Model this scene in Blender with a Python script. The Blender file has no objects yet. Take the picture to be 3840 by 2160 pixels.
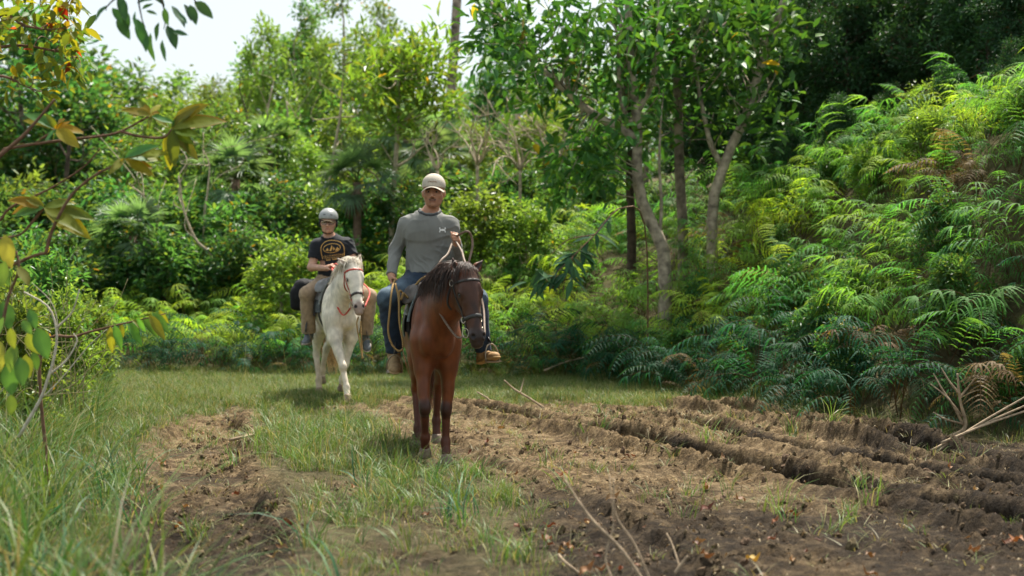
import bpy, bmesh, math, random
import numpy as np
from mathutils import Vector, Matrix
from mathutils.bvhtree import BVHTree

random.seed(5)
rng = np.random.default_rng(11)
scene = bpy.context.scene
C = scene.collection

# ------------------------------------------------------------------ camera, sky, sun, exposure
FPX = 5333.33          # focal length in pixels of the 3840 px wide photograph (50 mm lens)
CAMZ = 1.31
cam_d = bpy.data.cameras.new('camera'); cam = bpy.data.objects.new('camera', cam_d); C.objects.link(cam)
cam.location = (0, 0, CAMZ); cam.rotation_euler = (math.radians(90), 0, 0)
cam_d.lens = 50; cam_d.sensor_width = 36; cam_d.clip_end = 600; cam_d.clip_start = 0.05
cam_d.dof.use_dof = True; cam_d.dof.focus_distance = 11.3; cam_d.dof.aperture_fstop = 1.9
scene.camera = cam

SUN_EL, SUN_AZ = math.radians(61), math.radians(26)
world = bpy.data.worlds.new('World'); scene.world = world; world.use_nodes = True
wt = world.node_tree; wt.nodes.clear()
wo = wt.nodes.new('ShaderNodeOutputWorld'); wb = wt.nodes.new('ShaderNodeBackground')
sky = wt.nodes.new('ShaderNodeTexSky'); sky.sky_type = 'NISHITA'; sky.sun_disc = False
sky.sun_elevation = SUN_EL; sky.sun_rotation = SUN_AZ
sky.air_density = 1.0; sky.dust_density = 4.0; sky.ozone_density = 1.0; sky.altitude = 0
# thin even cloud: the sky is washed towards white
mixw = wt.nodes.new('ShaderNodeMix'); mixw.data_type = 'RGBA'; mixw.inputs[0].default_value = 0.62
mixw.inputs[7].default_value = (4.8, 5.25, 5.1, 1)
wt.links.new(sky.outputs[0], mixw.inputs[6]); wt.links.new(mixw.outputs[2], wb.inputs[0])
wb.inputs[1].default_value = 0.105
wt.links.new(wb.outputs[0], wo.inputs[0])

sun_d = bpy.data.lights.new('sun', 'SUN'); sun_d.energy = 4.6; sun_d.angle = math.radians(2.0); sun_d.color = (1.0, 0.94, 0.83)
sun = bpy.data.objects.new('sun', sun_d); C.objects.link(sun); sun.location = (0, 0, 30)
SUN_DIR = Vector((math.sin(SUN_AZ)*math.cos(SUN_EL), math.cos(SUN_AZ)*math.cos(SUN_EL), math.sin(SUN_EL)))
sun.rotation_euler = SUN_DIR.to_track_quat('Z', 'Y').to_euler()

vs = scene.view_settings
vs.view_transform = 'Standard'; vs.look = 'None'; vs.gamma = 1.0; vs.use_curve_mapping = False
vs.exposure = 1.0
scene.render.engine = 'CYCLES'
cy = scene.cycles
cy.use_denoising = True
try: cy.denoiser = 'OPENIMAGEDENOISE'
except Exception: pass
cy.max_bounces = 6; cy.diffuse_bounces = 3; cy.glossy_bounces = 2; cy.transmission_bounces = 4; cy.transparent_max_bounces = 4
cy.volume_bounces = 0
cy.caustics_reflective = False; cy.caustics_refractive = False
cy.use_adaptive_sampling = True; cy.adaptive_threshold = 0.02

# ------------------------------------------------------------------ helpers
def at(px, py, Y):
    """world point at distance Y that the photograph shows at pixel (px, py)"""
    return np.array([(px-1920)/FPX*Y, Y, CAMZ-(py-1080)/FPX*Y])

def props(o, label=None, cat=None, group=None, kind=None):
    if label: o['label'] = label
    if cat: o['category'] = cat
    if group: o['group'] = group
    if kind: o['kind'] = kind
    return o

def empty(name, loc, label, cat, group=None, rz=0.0):
    o = bpy.data.objects.new(name, None); C.objects.link(o)
    o.location = loc; o.rotation_euler = (0, 0, rz); o.empty_display_size = 0.1
    return props(o, label, cat, group)

def link(name, me, parent=None, loc=None):
    o = bpy.data.objects.new(name, me); C.objects.link(o)
    if parent is not None: o.parent = parent
    if loc is not None: o.location = loc
    return o

def mesh_np(name, V, Fc, mats=(), smooth=True, col=None, midx=None):
    """mesh from numpy arrays; Fc is an (n,3) or (n,4) array or a list of such arrays"""
    V = np.asarray(V, np.float32)
    if not isinstance(Fc, list): Fc = [Fc]
    Fc = [np.asarray(f, np.int32) for f in Fc if len(f)]
    me = bpy.data.meshes.new(name)
    me.vertices.add(len(V)); me.vertices.foreach_set('co', V.ravel())
    loops = np.concatenate([f.ravel() for f in Fc])
    tot = np.concatenate([np.full(len(f), f.shape[1], np.int32) for f in Fc])
    start = np.concatenate([[0], np.cumsum(tot)[:-1]]).astype(np.int32)
    me.loops.add(len(loops)); me.loops.foreach_set('vertex_index', loops)
    me.polygons.add(len(tot)); me.polygons.foreach_set('loop_start', start); me.polygons.foreach_set('loop_total', tot)
    me.polygons.foreach_set('use_smooth', np.full(len(tot), smooth))
    for m in mats: me.materials.append(m)
    if midx is not None: me.polygons.foreach_set('material_index', np.asarray(midx, np.int32))
    if col is not None:
        a = me.color_attributes.new('Col', 'FLOAT_COLOR', 'POINT')
        c = np.ones((len(V), 4), np.float32); c[:, :3] = col
        a.data.foreach_set('color', c.ravel())
    me.update(calc_edges=True)
    return me

# ---- value noise
_perm = np.random.default_rng(3).random(65536).astype(np.float32)
def _h(ix, iy, iz=0):
    n = (ix*374761393 + iy*668265263 + iz*1274126177) & 0xffffffff
    n = ((n ^ (n >> 13))*1274126177) & 0xffffffff
    return _perm[(n ^ (n >> 16)) & 0xffff]
def noise2(x, y):
    x = np.asarray(x, float); y = np.asarray(y, float)
    ix = np.floor(x).astype(np.int64); iy = np.floor(y).astype(np.int64)
    fx = x-ix; fy = y-iy; fx = fx*fx*(3-2*fx); fy = fy*fy*(3-2*fy)
    a = _h(ix, iy); b = _h(ix+1, iy); c = _h(ix, iy+1); d = _h(ix+1, iy+1)
    return (a+(b-a)*fx)+((c+(d-c)*fx)-(a+(b-a)*fx))*fy
def noise3(p):
    ix, iy, iz = [np.floor(p[..., i]).astype(np.int64) for i in range(3)]
    fx, fy, fz = [p[..., i]-np.floor(p[..., i]) for i in range(3)]
    fx, fy, fz = [f*f*(3-2*f) for f in (fx, fy, fz)]
    def pl(z):
        a = _h(ix, iy, z); b = _h(ix+1, iy, z); c = _h(ix, iy+1, z); d = _h(ix+1, iy+1, z)
        u = a+(b-a)*fx; v = c+(d-c)*fx
        return u+(v-u)*fy
    l = pl(iz); h = pl(iz+1)
    return l+(h-l)*fz
def fbm2(x, y, o=4, g=0.5):
    s = 0; a = 1; t = 0
    for k in range(o):
        s = s+a*noise2(x*2**k+17.3*k, y*2**k-9.1*k); t += a; a *= g
    return s/t
def sstep(a, b, x):
    t = np.clip((np.asarray(x, float)-a)/(b-a), 0, 1); return t*t*(3-2*t)
def nrm(v): v = np.asarray(v, float); return v/max(np.linalg.norm(v), 1e-9)

# ---- tubes and ribbons
def smooth_path(pts, n):
    """Catmull-Rom resampling of a polyline to n points"""
    P = np.asarray(pts, float)
    if len(P) == 2: return P[0]+(P[1]-P[0])*np.linspace(0, 1, n)[:, None]
    E = np.vstack([2*P[0]-P[1], P, 2*P[-1]-P[-2]])
    u = np.linspace(0, len(P)-1-1e-6, n); i = u.astype(int); t = (u-i)[:, None]
    p0, p1, p2, p3 = E[i], E[i+1], E[i+2], E[i+3]
    return .5*((2*p1)+(-p0+p2)*t+(2*p0-5*p1+4*p2-p3)*t*t+(-p0+3*p1-3*p2+p3)*t**3)

def tube(path, radii, sides=8, cap=True):
    P = np.asarray(path, float); n = len(P)
    R = np.broadcast_to(np.asarray(radii, float), (n,)) if np.ndim(radii) < 2 else radii
    T = np.gradient(P, axis=0); T /= np.maximum(np.linalg.norm(T, axis=1), 1e-9)[:, None]
    ref = np.array([0.31, 0.17, 0.93]) if abs(T[0][2]) < .8 else np.array([0.94, 0.3, 0.1])
    A = np.cross(T, ref); A /= np.maximum(np.linalg.norm(A, axis=1), 1e-9)[:, None]
    B = np.cross(T, A)
    an = np.linspace(0, 2*math.pi, sides, endpoint=False)
    V = P[:, None, :]+R[:, None, None]*(np.cos(an)[None, :, None]*A[:, None, :]+np.sin(an)[None, :, None]*B[:, None, :])
    V = V.reshape(-1, 3)
    i = np.arange(n-1)[:, None]*sides; j = np.arange(sides)[None, :]; k = (j+1) % sides
    Q = np.stack([i+j, i+k, i+sides+k, i+sides+j], -1).reshape(-1, 4)
    if cap:
        V = np.vstack([V, P[0], P[-1]]); a = len(V)-2
        t1 = np.stack([np.full(sides, a), (np.arange(sides)+1) % sides, np.arange(sides)], -1)
        o = (n-1)*sides
        t2 = np.stack([np.full(sides, a+1), o+np.arange(sides), o+(np.arange(sides)+1) % sides], -1)
        return V, [Q, np.vstack([t1, t2])]
    return V, [Q]

def ribbon(path, normals, width, thick):
    """flat strap with rectangular section; normals point away from what it lies on"""
    P = np.asarray(path, float); n = len(P); N = np.asarray(normals, float)
    T = np.gradient(P, axis=0); T /= np.maximum(np.linalg.norm(T, axis=1), 1e-9)[:, None]
    S = np.cross(T, N); S /= np.maximum(np.linalg.norm(S, axis=1), 1e-9)[:, None]
    N = np.cross(S, T)
    w = np.broadcast_to(np.asarray(width, float), (n,))[:, None]/2; t = thick
    V = np.stack([P-S*w, P+S*w, P+S*w*.9+N*t, P-S*w*.9+N*t], 1).reshape(-1, 3)
    i = np.arange(n-1)[:, None]*4; j = np.arange(4)[None, :]; k = (j+1) % 4
    Q = np.stack([i+j, i+k, i+4+k, i+4+j], -1).reshape(-1, 4)
    Q = np.vstack([Q, [[0, 3, 2, 1], [4*n-4, 4*n-3, 4*n-2, 4*n-1]]])
    return V, [Q]

class MB:
    """collects pieces that belong to ONE part"""
    def __init__(s): s.V = []; s.F3 = []; s.F4 = []; s.C = []; s.n = 0
    def add(s, V, F, col=None):
        V = np.asarray(V, float)
        for f in (F if isinstance(F, list) else [F]):
            f = np.asarray(f)
            if len(f) == 0: continue
            (s.F3 if f.shape[1] == 3 else s.F4).append(f+s.n)
        s.V.append(V); s.n += len(V)
        c = np.ones((len(V), 3)) if col is None else np.broadcast_to(np.asarray(col, float), (len(V), 3))
        s.C.append(c); return s
    def tube(s, path, r, sides=8, col=None): return s.add(*tube(path, r, sides), col=col)
    def mesh(s, name, mats, smooth=True, col=True):
        F = []
        if s.F4: F.append(np.vstack(s.F4))
        if s.F3: F.append(np.vstack(s.F3))
        return mesh_np(name, np.vstack(s.V), F, mats if isinstance(mats, (list, tuple)) else [mats], smooth, np.vstack(s.C) if col else None)
    def obj(s, name, mats, parent=None, smooth=True): return link(name, s.mesh(name, mats, smooth), parent)

# ---- materials
def nd(nt, t, **kw):
    n = nt.nodes.new(t)
    for k, v in kw.items(): setattr(n, k, v)
    return n
def mat(name, col=(.5, .5, .5), rough=.6, spec=.4, metal=0, var=.25, nscale=8, bump=0, bscale=40, use_col=False, sheen=0, hue=0.0, obj_rand=0.0):
    """principled material whose colour varies by noise (and by the Col attribute when asked)"""
    m = bpy.data.materials.new(name); m.use_nodes = True; nt = m.node_tree; L = nt.links
    b = nt.nodes['Principled BSDF']; b.inputs['Roughness'].default_value = rough; b.inputs['Specular IOR Level'].default_value = spec
    b.inputs['Metallic'].default_value = metal
    if sheen: b.inputs['Sheen Weight'].default_value = sheen
    tc = nd(nt, 'ShaderNodeTexCoord'); nz = nd(nt, 'ShaderNodeTexNoise'); nz.inputs['Scale'].default_value = nscale; nz.inputs['Detail'].default_value = 5
    L.new(tc.outputs['Object'], nz.inputs['Vector'])
    mr = nd(nt, 'ShaderNodeMapRange'); L.new(nz.outputs[0], mr.inputs[0])
    mr.inputs[1].default_value = .3; mr.inputs[2].default_value = .7; mr.inputs[3].default_value = 1-var; mr.inputs[4].default_value = 1+var
    hs = nd(nt, 'ShaderNodeHueSaturation'); L.new(mr.outputs[0], hs.inputs['Value'])
    hs.inputs['Color'].default_value = (*col, 1)
    if use_col:
        at_ = nd(nt, 'ShaderNodeAttribute'); at_.attribute_name = 'Col'
        mx = nd(nt, 'ShaderNodeMix'); mx.data_type = 'RGBA'; mx.blend_type = 'MULTIPLY'; mx.inputs[0].default_value = 1
        mx.inputs[6].default_value = (*col, 1); L.new(at_.outputs['Color'], mx.inputs[7]); L.new(mx.outputs[2], hs.inputs['Color'])
    if obj_rand:
        oi = nd(nt, 'ShaderNodeObjectInfo'); m2 = nd(nt, 'ShaderNodeMapRange'); L.new(oi.outputs['Random'], m2.inputs[0])
        m2.inputs[3].default_value = .5-obj_rand*.12; m2.inputs[4].default_value = .5+obj_rand*.12; L.new(m2.outputs[0], hs.inputs['Hue'])
    L.new(hs.outputs[0], b.inputs['Base Color'])
    if bump:
        n2 = nd(nt, 'ShaderNodeTexNoise'); n2.inputs['Scale'].default_value = bscale; n2.inputs['Detail'].default_value = 6
        L.new(tc.outputs['Object'], n2.inputs['Vector'])
        bp = nd(nt, 'ShaderNodeBump'); bp.inputs['Strength'].default_value = bump; bp.inputs['Distance'].default_value = .01
        L.new(n2.outputs[0], bp.inputs['Height']); L.new(bp.outputs[0], b.inputs['Normal'])
    return m

def leaf_mat(name, col, trans=.4, tcol=None, rough=.42, spec=.45, orand=.35, under=None):
    """leaf: diffuse and gloss above, light let through; colour varies by leaf (Col) and by plant"""
    m = bpy.data.materials.new(name); m.use_nodes = True; nt = m.node_tree; L = nt.links
    b = nt.nodes['Principled BSDF']; out = nt.nodes['Material Output']
    b.inputs['Roughness'].default_value = rough; b.inputs['Specular IOR Level'].default_value = spec
    a = nd(nt, 'ShaderNodeAttribute'); a.attribute_name = 'Col'
    oi = nd(nt, 'ShaderNodeObjectInfo')
    mr = nd(nt, 'ShaderNodeMapRange'); L.new(oi.outputs['Random'], mr.inputs[0]); mr.inputs[3].default_value = 1-orand; mr.inputs[4].default_value = 1+orand
    hr = nd(nt, 'ShaderNodeMapRange'); L.new(oi.outputs['Random'], hr.inputs[0]); hr.inputs[3].default_value = .485; hr.inputs[4].default_value = .515
    def branch(c):
        mx = nd(nt, 'ShaderNodeMix'); mx.data_type = 'RGBA'; mx.blend_type = 'MULTIPLY'; mx.inputs[0].default_value = 1
        mx.inputs[6].default_value = (*c, 1); L.new(a.outputs['Color'], mx.inputs[7])
        h = nd(nt, 'ShaderNodeHueSaturation'); L.new(mx.outputs[2], h.inputs['Color']); L.new(mr.outputs[0], h.inputs['Value']); L.new(hr.outputs[0], h.inputs['Hue'])
        return h.outputs[0]
    top = branch(col)
    if under:
        un = branch(under); g = nd(nt, 'ShaderNodeNewGeometry'); mm = nd(nt, 'ShaderNodeMix'); mm.data_type = 'RGBA'
        L.new(g.outputs['Backfacing'], mm.inputs[0]); L.new(top, mm.inputs[6]); L.new(un, mm.inputs[7]); L.new(mm.outputs[2], b.inputs['Base Color'])
    else: L.new(top, b.inputs['Base Color'])
    t = nd(nt, 'ShaderNodeBsdfTranslucent'); L.new(branch(tcol or (col[0]*1.7, col[1]*1.5, col[2]*.6)), t.inputs['Color'])
    ms = nd(nt, 'ShaderNodeMixShader'); ms.inputs[0].default_value = trans
    L.new(b.outputs[0], ms.inputs[1]); L.new(t.outputs[0], ms.inputs[2]); L.new(ms.outputs[0], out.inputs[0])
    return m
# ------------------------------------------------------------------ terrain
_bx = np.array([-60, -14, -7, -2, .4, 1.3, 1.9, 2.45, 2.85, 3.3, 4.4, 6, 9, 14, 60.])
_by = np.array([23, 22.4, 22., 21.4, 21.2, 20.3, 18.8, 16.8, 15.3, 14.2, 12.7, 11.4, 9.6, 7.5, -10.])
def bank_d(x, y):
    """distance up the bank, from its foot (negative on the flat)"""
    x = np.asarray(x, float); y = np.asarray(y, float)
    best = np.full(x.shape, 1e9)
    for k in range(len(_bx)-1):
        ax, ay = _bx[k], _by[k]; ex, ey = _bx[k+1]-ax, _by[k+1]-ay
        t = np.clip(((x-ax)*ex+(y-ay)*ey)/(ex*ex+ey*ey), 0, 1)
        best = np.minimum(best, (x-ax-t*ex)**2+(y-ay-t*ey)**2)
    return np.sqrt(best)*np.where(y > np.interp(x, _bx, _by), 1, -1)
def rut_l(y): return np.interp(y, [0, 6.5, 7.6, 11.3, 14.6, 18, 30], [-1.2, -1.45, -1.62, -2.5, -3.1, -4.4, -10])
RUTS = [  # centre line (y, x), half width, depth, berm
    ([0, 6.5, 7.6, 11.3, 14.6, 17, 30], [-1.2, -1.45, -1.62, -2.5, -3.1, -3.9, -9], .34, .11, .05),
    ([0, 6.2, 8.06, 10.97, 13, 15, 17.5, 30], [4.6, 3.45, 2.75, 1.5, .75, -.15, -1.6, -8], .19, .21, .11),
    ([0, 6.2, 8.5, 11.3, 13.5, 15.4, 18, 30], [5.5, 4.4, 3.5, 2.55, 1.85, 1.0, -.6, -6], .15, .17, .08),
    ([0, 6.5, 8.6, 10.3, 12, 13.8, 16, 30], [6.2, 4.9, 4.1, 3.65, 3.25, 2.85, 2.0, -5], .17, .17, .15),
    ([0, 5.0, 7.0, 9.0, 11.0, 13., 16, 30], [1.5, 1.05, .75, .35, -.1, -.7, -1.6, -7], .16, .055, .03),
]
def terrain(x, y, fine=True):
    x = np.asarray(x, float); y = np.asarray(y, float)
    d = bank_d(x, y)
    A = np.interp(x, [-60, -14, -7, -4.6, -3.6, -2.4, -1, .5, 2, 3, 5, 8, 60], [.6, .5, .5, .75, 1.0, .9, 1.35, 1.75, 1.75, 2.05, 3.0, 3.6, 4.5])
    w = np.interp(x, [-7, 0, 3, 6], [4, 5, 4.2, 3.6])
    h = A*sstep(-.25, w, d)+.05*np.clip(d-3, 0, 40)*sstep(-10, 8, x)+.03*np.clip(d-3, 0, 40)
    h = h+.25*np.clip(d, 0, 1.5)*(fbm2(x*.6, y*.6, 2)-.5)
    flat = 1-sstep(-.4, .6, d)
    h = h+(.10*(fbm2(x*.35+3, y*.35, 3)-.5)-.02)*flat
    for ys, xs, hw, dep, berm in RUTS:
        c = np.interp(y, ys, xs)+.16*(noise2(y*.9+dep*50, y*0+hw*9)-.5)+.07*(noise2(y*3.1+dep*50, y*0+hw*9)-.5)
        t = np.abs(x-c)/1.08
        fade = flat*(1-sstep(15, 17.5, y))*(.35+1.1*noise2(y*.9+hw*77, x*0+dep*31))
        u = t+.05*(noise2(x*6, y*6)-.5)+.035*(noise2(x*17, y*17)-.5)
        h = h-dep*fade*(1-sstep(hw*.72, hw*1.02, u))+berm*fade*np.exp(-((u-hw*1.38)/(hw*.36))**2)
    h = h-.085*np.exp(-((x+.62)/1.1)**2-((y-11.35)/1.0)**2)+.05*np.exp(-((x+2)/1.)**2-((y-16.2)/1.2)**2)
    if fine:
        s = soil(x, y)
        rough = flat*np.maximum(.25+.75*s, .75*(1-sstep(11, 14, y)))
        n1 = fbm2(x*7, y*7, 4, .6); n2 = np.abs(noise2(x*14+5, y*14)-.5)*2; n3 = fbm2(x*2.2, y*2.2, 2)
        n4 = noise2(x*31, y*31); n5 = .4+1.2*noise2(x*3.1+8, y*3.1)
        patch = sstep(.38, .62, n3)
        h = h+rough*(.06*(n1-.5)*(.45+.9*patch)+.05*patch*(n2-.4)*n5+.03*(np.abs(n4-.5)-.2)*(.3+patch)+.016*(noise2(x*63, y*63)-.5))
    return h
def soil(x, y):
    """1 where the soil is bare, 0 where grass covers it"""
    x = np.asarray(x, float); y = np.asarray(y, float)
    nz = (fbm2(x*1.3, y*1.3, 3)-.5)
    xl = rut_l(y)+nz*.35
    left = 1-sstep(.34, .58, np.abs(x-xl-.05))            # the left wheel track
    xr = np.interp(y, [5, 7.6, 9.5, 11.3, 13, 14.6, 16], [.2, .0, -.2, -.62, -1.15, -1.8, -2.5])+nz*.9
    right = sstep(-.15, .35, x-xr)
    back = 1-sstep(15.9, 17.2, y+nz*2.4+.18*np.abs(x-.5))
    s = np.maximum(left, right)*back
    s = s*(1-sstep(-.5, .0, bank_d(x, y)+nz*.8))
    strip = sstep(.1, .5, x-rut_l(y)-.5)*(1-sstep(-.3, .2, x-xr))  # sparse patches on the middle strip
    s = np.maximum(s, strip*back*sstep(.55, .7, fbm2(x*1.6+9, y*1.6, 2))*.8*(1-sstep(9, 13, y)*.6))
    return np.clip(s, 0, 1)

def axis(lo, hi, step, lo2, hi2, g):
    a = list(np.arange(lo, hi, step)); s = step
    while a[-1] < hi2: s *= g; a.append(a[-1]+s)
    s = step; b = [lo]
    while b[-1] > lo2: s *= g; b.append(b[-1]-s)
    return np.array(b[:0:-1]+a)
gx = axis(-4.2, 5.0, .028, -70, 70, 1.07)
gy = axis(5.6, 15.5, .03, -15, 95, 1.055)
GX, GY = np.meshgrid(gx, gy)
GZ = terrain(GX, GY)
nx_, ny_ = len(gx), len(gy)
i = np.arange(ny_-1)[:, None]*nx_+np.arange(nx_-1)[None, :]
GQ = np.stack([i, i+1, i+nx_+1, i+nx_], -1).reshape(-1, 4)
S_ = soil(GX, GY)
dry_ = np.clip(1-sstep(0, .7, np.abs(GX-.6)/2.2)*1.0, 0, 1)*sstep(14, 16, GY)
gm = bpy.data.materials.new('soil'); gm.use_nodes = True
def soil_material(m):
    nt = m.node_tree; L = nt.links; b = nt.nodes['Principled BSDF']; b.inputs['Roughness'].default_value = .95; b.inputs['Specular IOR Level'].default_value = .15
    tc = nd(nt, 'ShaderNodeTexCoord'); a = nd(nt, 'ShaderNodeAttribute'); a.attribute_name = 'Col'
    sp = nd(nt, 'ShaderNodeSeparateColor'); L.new(a.outputs['Color'], sp.inputs[0])
    def nz(s, d=6, r=.6):
        n = nd(nt, 'ShaderNodeTexNoise'); n.inputs['Scale'].default_value = s; n.inputs['Detail'].default_value = d; n.inputs['Roughness'].default_value = r
        L.new(tc.outputs['Object'], n.inputs['Vector']); return n.outputs[0]
    def ramp(f, cs):
        r = nd(nt, 'ShaderNodeValToRGB'); L.new(f, r.inputs[0]); e = r.color_ramp.elements
        e[0].position, e[0].color = cs[0][0], (*cs[0][1], 1); e[1].position, e[1].color = cs[-1][0], (*cs[-1][1], 1)
        for p, c in cs[1:-1]: x = e.new(p); x.color = (*c, 1)
        return r.outputs[0]
    def mix(f, c1, c2, bl='MIX'):
        x = nd(nt, 'ShaderNodeMix'); x.data_type = 'RGBA'; x.blend_type = bl
        if isinstance(f, float): x.inputs[0].default_value = f
        else: L.new(f, x.inputs[0])
        L.new(c1, x.inputs[6]); L.new(c2, x.inputs[7]); return x.outputs[2]
    n1 = nz(1.1, 6); n2 = nz(9, 8, .7); n3 = nz(55, 5, .7)
    dry = ramp(n2, [(.34, (.06, .041, .022)), (.5, (.175, .12, .063)), (.66, (.36, .265, .15))])
    damp_shade_soil = ramp(n2, [(.34, (.018, .013, .009)), (.52, (.05, .036, .023)), (.7, (.125, .09, .055))])
    ml = nd(nt, 'ShaderNodeMath', operation='ADD'); L.new(n1, ml.inputs[0]); L.new(sp.outputs[1], ml.inputs[1])
    damp_shade = ramp(ml.outputs[0], [(.5, (0, 0, 0)), (.82, (1, 1, 1))])  # dark share: damp patches by noise plus the painted shade channel
    c = mix(damp_shade, dry, damp_shade_soil)
    fine = ramp(n3, [(.36, (.55, .55, .55)), (.64, (1.3, 1.27, 1.24))])
    c = mix(1.0, c, fine, 'MULTIPLY')
    turf = ramp(n2, [(.3, (.05, .045, .022)), (.55, (.12, .10, .05)), (.8, (.22, .18, .1))])
    c = mix(sp.outputs[0], turf, c)
    L.new(c, b.inputs['Base Color'])
    bp = nd(nt, 'ShaderNodeBump'); bp.inputs['Strength'].default_value = 1; bp.inputs['Distance'].default_value = .05
    n4 = nz(26, 9, .72); L.new(n4, bp.inputs['Height']); L.new(bp.outputs[0], b.inputs['Normal'])
soil_material(gm)
# second channel: damp earth, and rut and near-corner shade painted into its colour
damp_shade_ = .34*(1-sstep(7.2, 10.5, GY))+.2*sstep(1.5, 3.6, GX)*(1-sstep(13, 16, GY))+.12*sstep(2.6, 4, GX)
for ys, xs, hw, dep, berm in RUTS:
    damp_shade_ = damp_shade_+(.5 if dep > .16 else .12)*(1-sstep(hw*.5, hw*1.3, np.abs(GX-np.interp(GY, ys, xs))))*(1-sstep(12, 15, GY))
damp_shade_ = damp_shade_-.22*sstep(12, 14.5, GY)*(1-sstep(2.5, 3.5, GX))
gcol = np.stack([S_, np.clip(damp_shade_, -.3, .8)+.0, dry_], -1).reshape(-1, 3)
ground_me = mesh_np('ground', np.stack([GX, GY, GZ], -1).reshape(-1, 3), GQ, [gm], True, gcol)
ground = props(link('ground', ground_me), 'brown rutted earth track and overgrown banks', kind='structure')

def gz(x, y): return float(terrain(np.array([x]), np.array([y]))[0])

# ------------------------------------------------------------------ scattering of uncountable cover
def scatter(name, coll_objs, pos, rot, scl, idx, label, cat):
    """one object whose points carry copies of small tufts (uncountable cover)"""
    me = bpy.data.meshes.new(name); me.vertices.add(len(pos)); me.vertices.foreach_set('co', np.asarray(pos, np.float32).ravel())
    a = me.attributes.new('rot', 'FLOAT_VECTOR', 'POINT'); a.data.foreach_set('vector', np.asarray(rot, np.float32).ravel())
    a = me.attributes.new('scl', 'FLOAT_VECTOR', 'POINT'); a.data.foreach_set('vector', np.asarray(scl, np.float32).ravel())
    a = me.attributes.new('idx', 'INT', 'POINT'); a.data.foreach_set('value', np.asarray(idx, np.int32))
    me.update(); o = link(name, me)
    col = bpy.data.collections.new(name+'_source')
    for k, m in enumerate(coll_objs):
        so = bpy.data.objects.new(f'{name}_source_{k:02d}', m); col.objects.link(so)
    ng = bpy.data.node_groups.new(name, 'GeometryNodeTree')
    ng.interface.new_socket('Geometry', in_out='INPUT', socket_type='NodeSocketGeometry'); ng.interface.new_socket('Geometry', in_out='OUTPUT', socket_type='NodeSocketGeometry')
    gi = ng.nodes.new('NodeGroupInput'); go = ng.nodes.new('NodeGroupOutput')
    ci = ng.nodes.new('GeometryNodeCollectionInfo'); ci.inputs[0].default_value = col; ci.inputs[1].default_value = True; ci.inputs[2].default_value = True
    ip = ng.nodes.new('GeometryNodeInstanceOnPoints'); ip.inputs['Pick Instance'].default_value = True
    def attr(n, t):
        x = ng.nodes.new('GeometryNodeInputNamedAttribute'); x.data_type = t; x.inputs[0].default_value = n
        return [s for s in x.outputs if s.enabled and s.name == 'Attribute'][0]
    e2r = ng.nodes.new('FunctionNodeEulerToRotation'); ng.links.new(attr('rot', 'FLOAT_VECTOR'), e2r.inputs[0])
    L = ng.links
    L.new(gi.outputs[0], ip.inputs['Points']); L.new(ci.outputs[0], ip.inputs['Instance'])
    L.new(attr('idx', 'INT'), ip.inputs['Instance Index']); L.new(e2r.outputs[0], ip.inputs['Rotation']); L.new(attr('scl', 'FLOAT_VECTOR'), ip.inputs['Scale'])
    L.new(ip.outputs[0], go.inputs[0])
    md = o.modifiers.new('scatter', 'NODES'); md.node_group = ng
    return props(o, label, cat, kind='stuff')

# ------------------------------------------------------------------ grass
def blades(n, h, spread, w, bend, seed, cols, seg=4, lay=0.0):
    r = np.random.default_rng(seed); mb = MB()
    for k in range(n):
        a = r.uniform(0, 2*math.pi); rad = spread*math.sqrt(r.random()); hh = h*r.uniform(.45, 1.1)
        base = np.array([math.cos(a)*rad, math.sin(a)*rad, -.01])
        da = a+r.normal(0, .8); dr = np.array([math.cos(da), math.sin(da), 0])
        bd = bend*r.uniform(.3, 1.6); t = np.linspace(0, 1, seg+1)[:, None]
        ln = lay*r.random()
        pth = base+dr*(hh*(bd*t**2+.15*t+ln*t))+np.array([0, 0, 1])*(hh*(t*(1-.25*ln)-.45*bd*t**2.6))
        sd = np.array([-math.sin(da+r.normal(0, .5)), math.cos(da), 0]); ww = w*r.uniform(.6, 1.2)*np.array([.8, 1, .85, .55, .08, .05])[:seg+1]
        V = np.stack([pth-sd*ww[:, None]/2, pth+sd*ww[:, None]/2], 1).reshape(-1, 3)
        i = np.arange(seg)*2
        mb.add(V, np.stack([i, i+1, i+3, i+2], -1), cols[r.integers(len(cols))]*r.uniform(.75, 1.2))
    return mb
grass_mat = leaf_mat('grass', (.85, .95, .8), trans=.35, tcol=(1.25, 1.2, .6), rough=.5, spec=.3, orand=.22)
gG = np.array([.11, .18, .036]); gB = np.array([.075, .155, .042]); gY = np.array([.165, .205, .07]); gD = np.array([.32, .26, .14])
short = [blades(16, .13, .07, .0055, .6, 10+k, [gG, gG, gB, gY, gY, gD]).mesh('grass_tuft', grass_mat) for k in range(4)]
mid = [blades(16, .3, .07, .007, .7, 20+k, [gG, gB, gG, gY, gD]).mesh('grass_tuft', grass_mat) for k in range(4)]
tall = [blades(15, .55, .09, .0075, .75, 30+k, [gG, gB, gY, gY, gD]).mesh('grass_tuft', grass_mat) for k in range(4)]
dead = [blades(14, .12, .09, .006, .7, 40+k, [gD, gD*.8, gY], lay=1.2).mesh('grass_tuft', grass_mat) for k in range(3)]
blue = [blades(10, .40, .07, .010, .8, 50+k, [np.array([.035, .12, .06]), np.array([.06, .15, .045]), gG, gY]).mesh('grass_tuft', grass_mat) for k in range(3)]

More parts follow.
